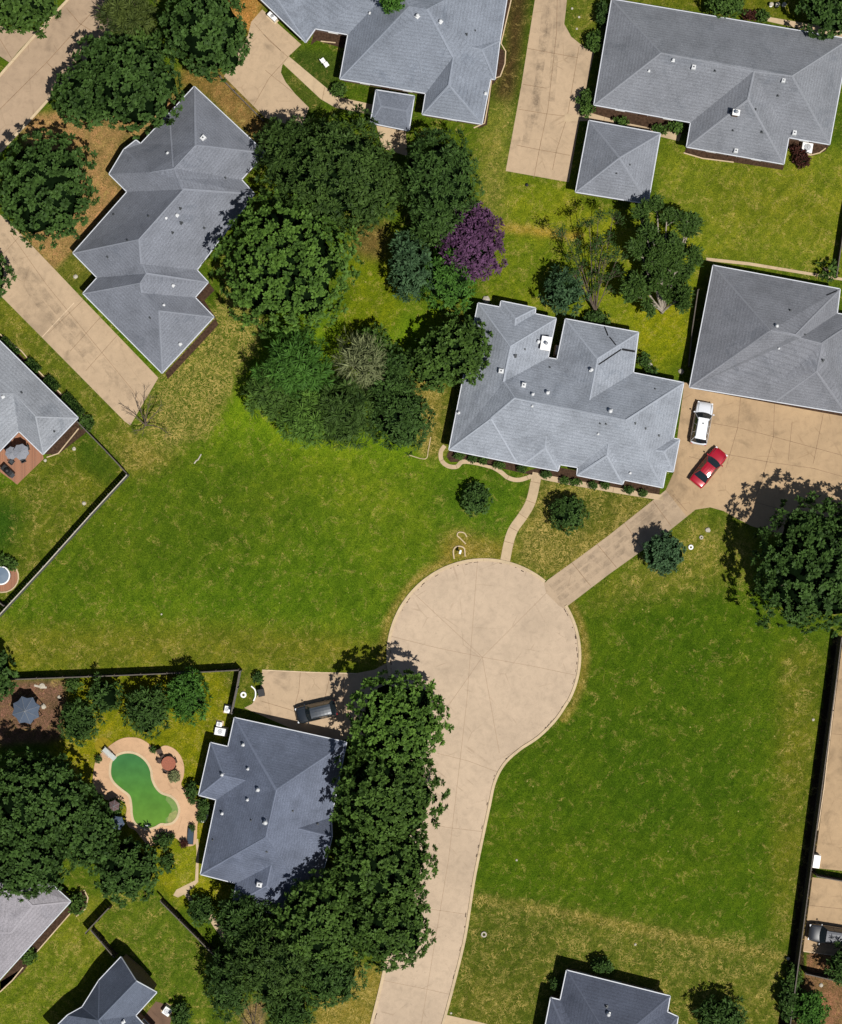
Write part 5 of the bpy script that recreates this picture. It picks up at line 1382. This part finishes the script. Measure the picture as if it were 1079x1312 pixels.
# yellow grass circle near the board
cpt = [ (x, y) for x, y in [zpt(150 + 72 * math.cos(t * .35), 170 + 72 * math.sin(t * .35)) for t in range(18)] ]
mb = MB(); mb.poly(P2(cpt), .008); tag(mb.build('grass_patch', simple('parched_grass', C(150,134,34), .9, .1, var=.3, scale=3)), 'round yellow grass patch behind the diving board', kind='structure')
# ladder at the pool
def ladder(label, x, y, rz):
    b = W(x, y); root = thing('pool_ladder', b, label, 'ladder', None, rz)
    q = MB()
    for s_ in (-.25, .25):
        pr = None
        for t in range(9):
            a = PI * t / 8; p = (-.35 * math.cos(a), s_, .05 + .75 * math.sin(a))
            if pr: q.tube(pr, p, .02, .02, 6)
            pr = p
    q.build('rail', M['metal'], root); 
    q = MB(); q.box((.36, 0, .12), (.12, .5, .04)); q.box((.36, 0, .0), (.12, .5, .04)); q.build('tread', M['white'], root)
ladder('small metal ladder at the bottom end of the green pool', *zpt(535, 890), 1.57)
# lounger
b = W(*zpt(908, 950)); root = thing('lounger', b, 'dark blue lounger on the pool deck beside the blue roofed house', 'lounger', None, 1.5)
M['bluefab'] = simple('dark_blue_fabric', C(70,84,98), .8, .1, var=.1)
q = MB(); q.box((-.25, 0, .36), (1.25, .58, .08)); q.build('seat', M['bluefab'], root, bevel=.03)
q = MB(); q.box((.62, 0, .52), (.62, .56, .07)); bk = q.build('backrest', M['bluefab'], root, bevel=.03)
q = MB()
for s_ in (-1, 1): q.box((0, s_ * .33, .30), (1.9, .05, .05))
q.build('frame', M['dkmetal'], root)
for sx in (-.8, .7):
    for s_ in (-1, 1): q = MB(); q.tube((sx, s_ * .32, 0), (sx, s_ * .32, .3), .025, .025, 6); q.build('leg', M['dkmetal'], root)
# two covered things under the trees by the pool
canopy('garden_umbrella', 'dusty pink garden umbrella under the trees at the left of the pool', 'umbrella', *zpt(245, 690), 7.5, 2.2, simple('dusty_canvas', C(112,92,92), .8, .1, var=.15), 6, .35, 1, .05, .4, table=True)
canopy('garden_umbrella', 'slate blue garden umbrella at the lower left of the pool', 'umbrella', *zpt(272, 838), 9.5, 2.2, simple('slate_canvas', C(84,98,118), .8, .1, var=.15), 6, .35, 1, .05, .9)
# rocks in the deck planting
def rock(label, x, y, r, c=None, group=None, flat=.6, name='rock'):
    b = W(x, y); bm = bmesh.new(); bmesh.ops.create_icosphere(bm, subdivisions=2, radius=r)
    for v_ in bm.verts:
        v_.co *= 1 + R.uniform(-.14, .14); v_.co.z = v_.co.z * flat
    me = bpy.data.meshes.new(name); bm.to_mesh(me); bm.free(); me.materials.append(c or M['stone'])
    o = bpy.data.objects.new(name, me); COL.objects.link(o); o.location = (b.x, b.y, r * flat * .5)
    return tag(o, label, 'rock', group)
M['stone'] = simple('pale_stone', (.42, .38, .31), .85, .2, var=.25, scale=5)
# ------------------------------------------------------------------ left house patio furniture, spa
M['greycloth'] = simple('grey_cover', C(150,152,160), .8, .1, var=.08)
canopy('garden_umbrella', 'left grey umbrella over the table on the red brick patio', 'umbrella', 15, 580.5, 8.5, 2.2, M['greycloth'], 8, .3, 1, .05, .2)
canopy('garden_umbrella', 'right larger grey umbrella over the table on the red brick patio', 'umbrella', 27, 579, 10.5, 2.5, M['greycloth'], 8, .35, 1, .05, .6)
for x, y, r_, l in [(16,592,.9,'dark chair at the lower side of the grey umbrellas'), (31,590,2.0,'dark chair at the lower right of the grey umbrellas'), (36,574,3.4,'dark chair at the right of the grey umbrellas'), (8,571,-.6,'dark chair at the upper left of the grey umbrellas')]:
    chair(l, x, y, r_, 'dkmetal', 'chairs on the red brick patio')
b = W(11, 603); root = thing('barbecue', b, 'black covered barbecue at the lower left of the red brick patio', 'barbecue', None, -.75)
q = MB(); q.box((0, 0, .5), (1.5, .75, .8), 0, 0, .95); q.build('body', M['black'], root, bevel=.06)
q = MB(); q.lathe((0, 0, .9), [(.34, 0), (.34, .1), (.24, .26), (.05, .32)], 16); q.build('lid', M['black'], root, smooth=True)
q = MB(); q.box((.85, 0, .82), (.3, .5, .05)); q.build('side_shelf', M['dkmetal'], root)
b = W(3, 737); root = thing('hot_tub', b, 'round hot tub with a blue grey cover cut by the left edge', 'hot tub')
q = MB(); q.lathe((0, 0, 0), [(.95, 0), (1.0, .75), (1.02, .8)], 32); q.build('shell', simple('tub_shell', (.05, .04, .035), .6), root, smooth=False)
q = MB(); q.lathe((0, 0, .80), [(1.02, 0), (1.04, .05), (.98, .10), (.92, .10)], 32); q.build('rim', M['white'], root)
q = MB(); q.lathe((0, 0, .84), [(.90, 0), (.90, .07), (.0001, .13)], 32); q.build('cover', simple('blue_grey_vinyl', C(112,130,148), .35, .5, var=.06), root, smooth=False)
mb = MB(); pts = [(3 + 21 * math.cos(t * .3 - 1.1), 739 + 20 * math.sin(t * .3 - 1.1)) for t in range(11)] + [(3, 739)]
mb.poly(P2(pts), .02, 0); mb.ribbon(P2(pts[:-1]), .14, .10, 1, 0.0)
tag(mb.build('patio', [M['paver'], M['kerb']]), 'curved brick apron around the round hot tub', kind='structure')
T('shrub', 'dark shrubs hugging the upper side of the round hot tub', [(4,719,11,7),(16,724,6,6)], 1.2, 'mid', 'small', cat='shrub')

# ------------------------------------------------------------------ cooling units, bins, boxes and small things
def ac_unit(label, x, y, s=(.85,.85,.8), rz=-.17, col='white', z=0):
    b = W(x, y, z + s[2]); b.z = z; root = thing('cooling_unit', b, label, 'cooling unit', None, rz)
    q = MB(); q.box((0, 0, s[2] / 2 + .05), s); q.build('casing', M[col], root, bevel=.03)
    q = MB(); r = min(s[0], s[1]) * .38; q.lathe((0, 0, s[2] + .05), [(r, 0), (r, .03), (r * .9, .035)], 20)
    for i in range(4): q.box((0, 0, s[2] + .10), (r * 1.9, .03, .02), i * PI / 4)
    q.build('fan_grille', M['metal'], root)
    q = MB(); q.box((0, 0, .025), (s[0] + .25, s[1] + .25, .05)); q.build('base_slab', M['kerb'], root)
ac_unit('white square cooling unit in the notch of the top right house', 1034.5, 189, (1.15,1.05,.8))
ac_unit('pale cooling unit at the upper left of the blue roof', 282.5, 937.5, (1.25,.8,.7))
ac_unit('small pale box beside the fence above the blue roof', 291.5, 909, (.65,.75,.6), col='white')
ac_unit('small pale unit just above the pale cooling unit by the blue roof', 281, 928, (.6,.5,.4))
ac_unit('white cooling unit in the gap beside the middle house cross wing', 716, 449, (.7,1.0,.7))
ac_unit('small white unit under the roof edge at the top driveway', 349, 20.5, (1.1,.55,.9), -.75)
ac_unit('white unit on the brown patio at the bottom left', 214, 1296, (.85,.85,.8), -.6)
ac_unit('long white cooling unit behind the fence at the right edge', 1046.5, 1104, (.75,1.4,.8), -.15)
def ring_thing(name, label, cat, x, y, r, mat, t=.12):
    b = W(x, y); root = bpy.data.objects.new(name, None)
    mb = MB(); n = 20; m_ = 6; vs = []; fs = []
    for i in range(n):
        a = 2 * PI * i / n
        for j in range(m_):
            q = 2 * PI * j / m_; vs.append(((r + t * math.cos(q)) * math.cos(a), (r + t * math.cos(q)) * math.sin(a), t + t * math.sin(q)))
    for i in range(n):
        for j in range(m_):
            fs.append((i * m_ + j, ((i + 1) % n) * m_ + j, ((i + 1) % n) * m_ + (j + 1) % m_, i * m_ + (j + 1) % m_))
    mb.add(vs, fs); o = mb.build(name, mat, None, smooth=True); o.location = b
    return tag(o, label, cat)
ring_thing('planter_ring', 'pale ring planter beside the dark fence end, left of the black car driveway', 'planter', 312, 890, .24, M['white'])
ring_thing('valve_cover', 'pale round utility ring in the dry lawn beside the road', 'utility cover', 620, 1197, .24, M['stone'], .10)
ring_thing('planter_ring', 'small pale ring planter on the lawn below the parking court, lowest of three', 'planter', 885, 701, .20, M['white'], .10)
ring_thing('planter_ring', 'middle of three small garden rings below the parking court', 'planter', 898.5, 688.5, .15, M['stone'], .09)
rock('white stone at the top of the small garden ornaments below the parking court', 907, 679, .28)
b = W(335.5, 886.5); root = thing('wheelie_bin', b, 'black bin at the left end of the black car driveway', 'bin', None, .2)
q = MB(); q.box((0, 0, .5), (.62, .7, 1.0), 0, 0, 1.1); q.build('body', M['black'], root, bevel=.05)
q = MB(); q.box((0, 0, 1.04), (.72, .82, .07)); q.build('lid', M['black'], root, bevel=.03)
for s_ in (-1, 1): q = MB(); q.tube((-.3, s_ * .25, .1), (-.3, s_ * .33, .1), .1, .1, 12); q.build('wheel', M['tyre'], root)
def edging(label, pts, w=.13, h=.12, name='garden_edging', mat='kerb', cat='edging'):
    ww = catmull([W(x, y) for x, y in pts], 5); org = ww[0].copy(); mb = MB(); mb.ribbon(ww, w, h, 0, 0.0)
    o = loc_mb(mb, org).build(name, M[mat]); o.location = org; return tag(o, label, cat)
edging('curved white edging left of the black bin', [(322,879),(327,884),(327.5,892),(325,898)], mat='white')
edging('pale arch shaped edging at the top of the turning circle', [(582,716),(581,706),(584,701),(590,700),(595,703),(596,713)], .14)
edging('small pale curl of edging just above the turning circle arch', [(597,697),(590,690),(586,686),(588,682),(595,683),(598,688)], .12)
edging('pale stone edging along the bare tree on the lower end of the long driveway', [(249,594),(252,590),(254,589),(258,582)], .12, .1, mat='stone')
edging('pale curved edging between the deck and the blue roofed house wall', [(267,1030),(266,1044),(262,1052),(257,1052)], .2, .1, mat='white')
edging('pale edging at the foot of the tree cluster beside the garden strip', [(524,583),(545,588),(549,576),(552,560)], .08, .05)
b = W(589.5, 707); root = thing('mailbox', b, 'small mailbox inside the pale arch at the top of the turning circle', 'mailbox', None, -.3)
q = MB(); q.box((0, 0, .5), (.10, .10, 1.0)); q.build('post', M['kerb'], root)
q = MB(); q.box((0, 0, 1.1), (.24, .46, .24)); q.build('box', M['white'], root, bevel=.06)
def seat_pair(label, x, y, rz):
    b = W(x, y, .4); b.z = 0; root = thing('lawn_chair', b, label, 'chair', None, rz)
    q = MB(); q.box((0, 0, .36), (.50, .52, .07)); q.build('seat', M['white'], root, bevel=.03)
    q = MB(); q.box((-.24, 0, .62), (.06, .5, .5)); q.build('backrest', M['white'], root, bevel=.02)
    for sx in (-1, 1):
        for s_ in (-1, 1): q = MB(); q.tube((sx * .2, s_ * .22, 0), (sx * .2, s_ * .22, .34), .025, .025, 6); q.build('leg', M['white'], root)
seat_pair('upper white garden seat on the small lawn of the top centre house', 413.5, 77.5, .6)
seat_pair('lower white garden seat on the small lawn of the top centre house', 418, 82.5, .6)
for i, (x, y, l) in enumerate([(987.5,7,'left white garden ornament of three at the top right'), (995.5,7.2,'middle white garden ornament of three at the top right'), (1004,7,'right white garden ornament of three at the top right')]):
    b = W(x, y); root = thing('garden_ornament', b, l, 'ornament', 'white ornaments on the top right lawn')
    q = MB(); q.lathe((0, 0, 0), [(.20, 0), (.20, .10), (.10, .18), (.08, .38), (.22, .52), (.24, .58)], 12); q.build('pedestal', M['white'], root)
    q = MB(); q.lathe((0, 0, .58), [(.24, 0), (.2, .05), (.05, .10)], 12); q.build('bowl', M['stone'], root)
for x, y, r, l in [(582,380,.3,'pale rock above the upper left corner of the middle house'), (623,384,.42,'pale flat rock at the top edge of the middle house roof'), (833,468,.28,'pale stone among the dark bushes beside the cross wing'), (873,476,.30,'pale stone at the corner between the middle house and its right lawn'),
                   (104,306,.0,''), (97,354.5,.25,'pale stone on the small green corner of the zigzag house'), (95,575,.22,'white stone on the lawn beside the left house'), (108,645,.22,'white stone on the left house lawn near its fence'), (58,590,.18,'white stone at the corner of the red brick patio'),
                   (662,1102,.12,'tiny white stone near the middle of the right lawn'), (814,1210,.14,'tiny white stone on the dry strip above the slate roof'), (578,1298,.13,'white stone beside the road near the bottom edge'), (207,787,.1,'tiny white stone on the big left lawn'), (1042,922,.16,'white stone beside the right fence'), (675,237,.2,'dark lump just below the top driveway'),
                   (1010,1228,.2,'white stone at the foot of the right fence'), (1052,1262,.22,'white stone on the bare dirt at the right edge'), (56,905,.3,'pale stone right of the gazebo'), (76,893,.2,'small pale stone on the brown patio')]:
    if r: rock(l, x, y, r, M['black'] if 'dark lump' in l else M['stone'], None, .6)
b = W(744, 20); 
for x, y, l in [(733,11,'upper white flower clump beside the top driveway'), (742,22,'middle white flower clump beside the top driveway'), (739,37,'lower white flower clump beside the top driveway')]:
    rock(l, x, y, .13, M['stone'])
# fallen stones on the brown patio
rock('pale long stone near the fence on the brown patio', 54, 879, .3, M['stone'], None, .4)
edging('pale broken line of stones below the dark fence on the brown patio', [(44,878),(52,880),(60,881)], .22, .08, mat='stone')

# ------------------------------------------------------------------ camera, world, sun
cam = bpy.data.cameras.new('camera'); co_ = bpy.data.objects.new('camera', cam); COL.objects.link(co_)
co_.location = (0, 0, H); co_.rotation_euler = (0, 0, 0)
cam.sensor_fit = 'VERTICAL'; cam.angle_y = 2 * math.atan(656 * S / H)
cam.clip_start = 1.0; cam.clip_end = 20000
scene.camera = co_
w = bpy.data.worlds.new('World'); scene.world = w; w.use_nodes = True
nt = w.node_tree; bg = nt.nodes['Background']
sky = nt.nodes.new('ShaderNodeTexSky'); sky.sky_type = 'NISHITA'; sky.sun_disc = False
elev = math.radians(66); sd = Vector((.66, -.75, 0)).normalized()
sky.sun_elevation = elev; sky.sun_rotation = math.atan2(sd.x, sd.y)
nt.links.new(sky.outputs[0], bg.inputs[0]); bg.inputs[1].default_value = 0.05
sl = bpy.data.lights.new('sun', 'SUN'); sl.energy = 5.0; sl.angle = math.radians(.5); sl.color = (1, .965, .90)
so = bpy.data.objects.new('sun', sl); COL.objects.link(so)
dirv = Vector((sd.x * math.cos(elev), sd.y * math.cos(elev), math.sin(elev)))
so.rotation_euler = dirv.to_track_quat('Z', 'Y').to_euler(); so.location = dirv * 100
scene.view_settings.view_transform = 'Standard'; scene.view_settings.look = 'None'
scene.view_settings.exposure = 0; scene.view_settings.gamma = 1
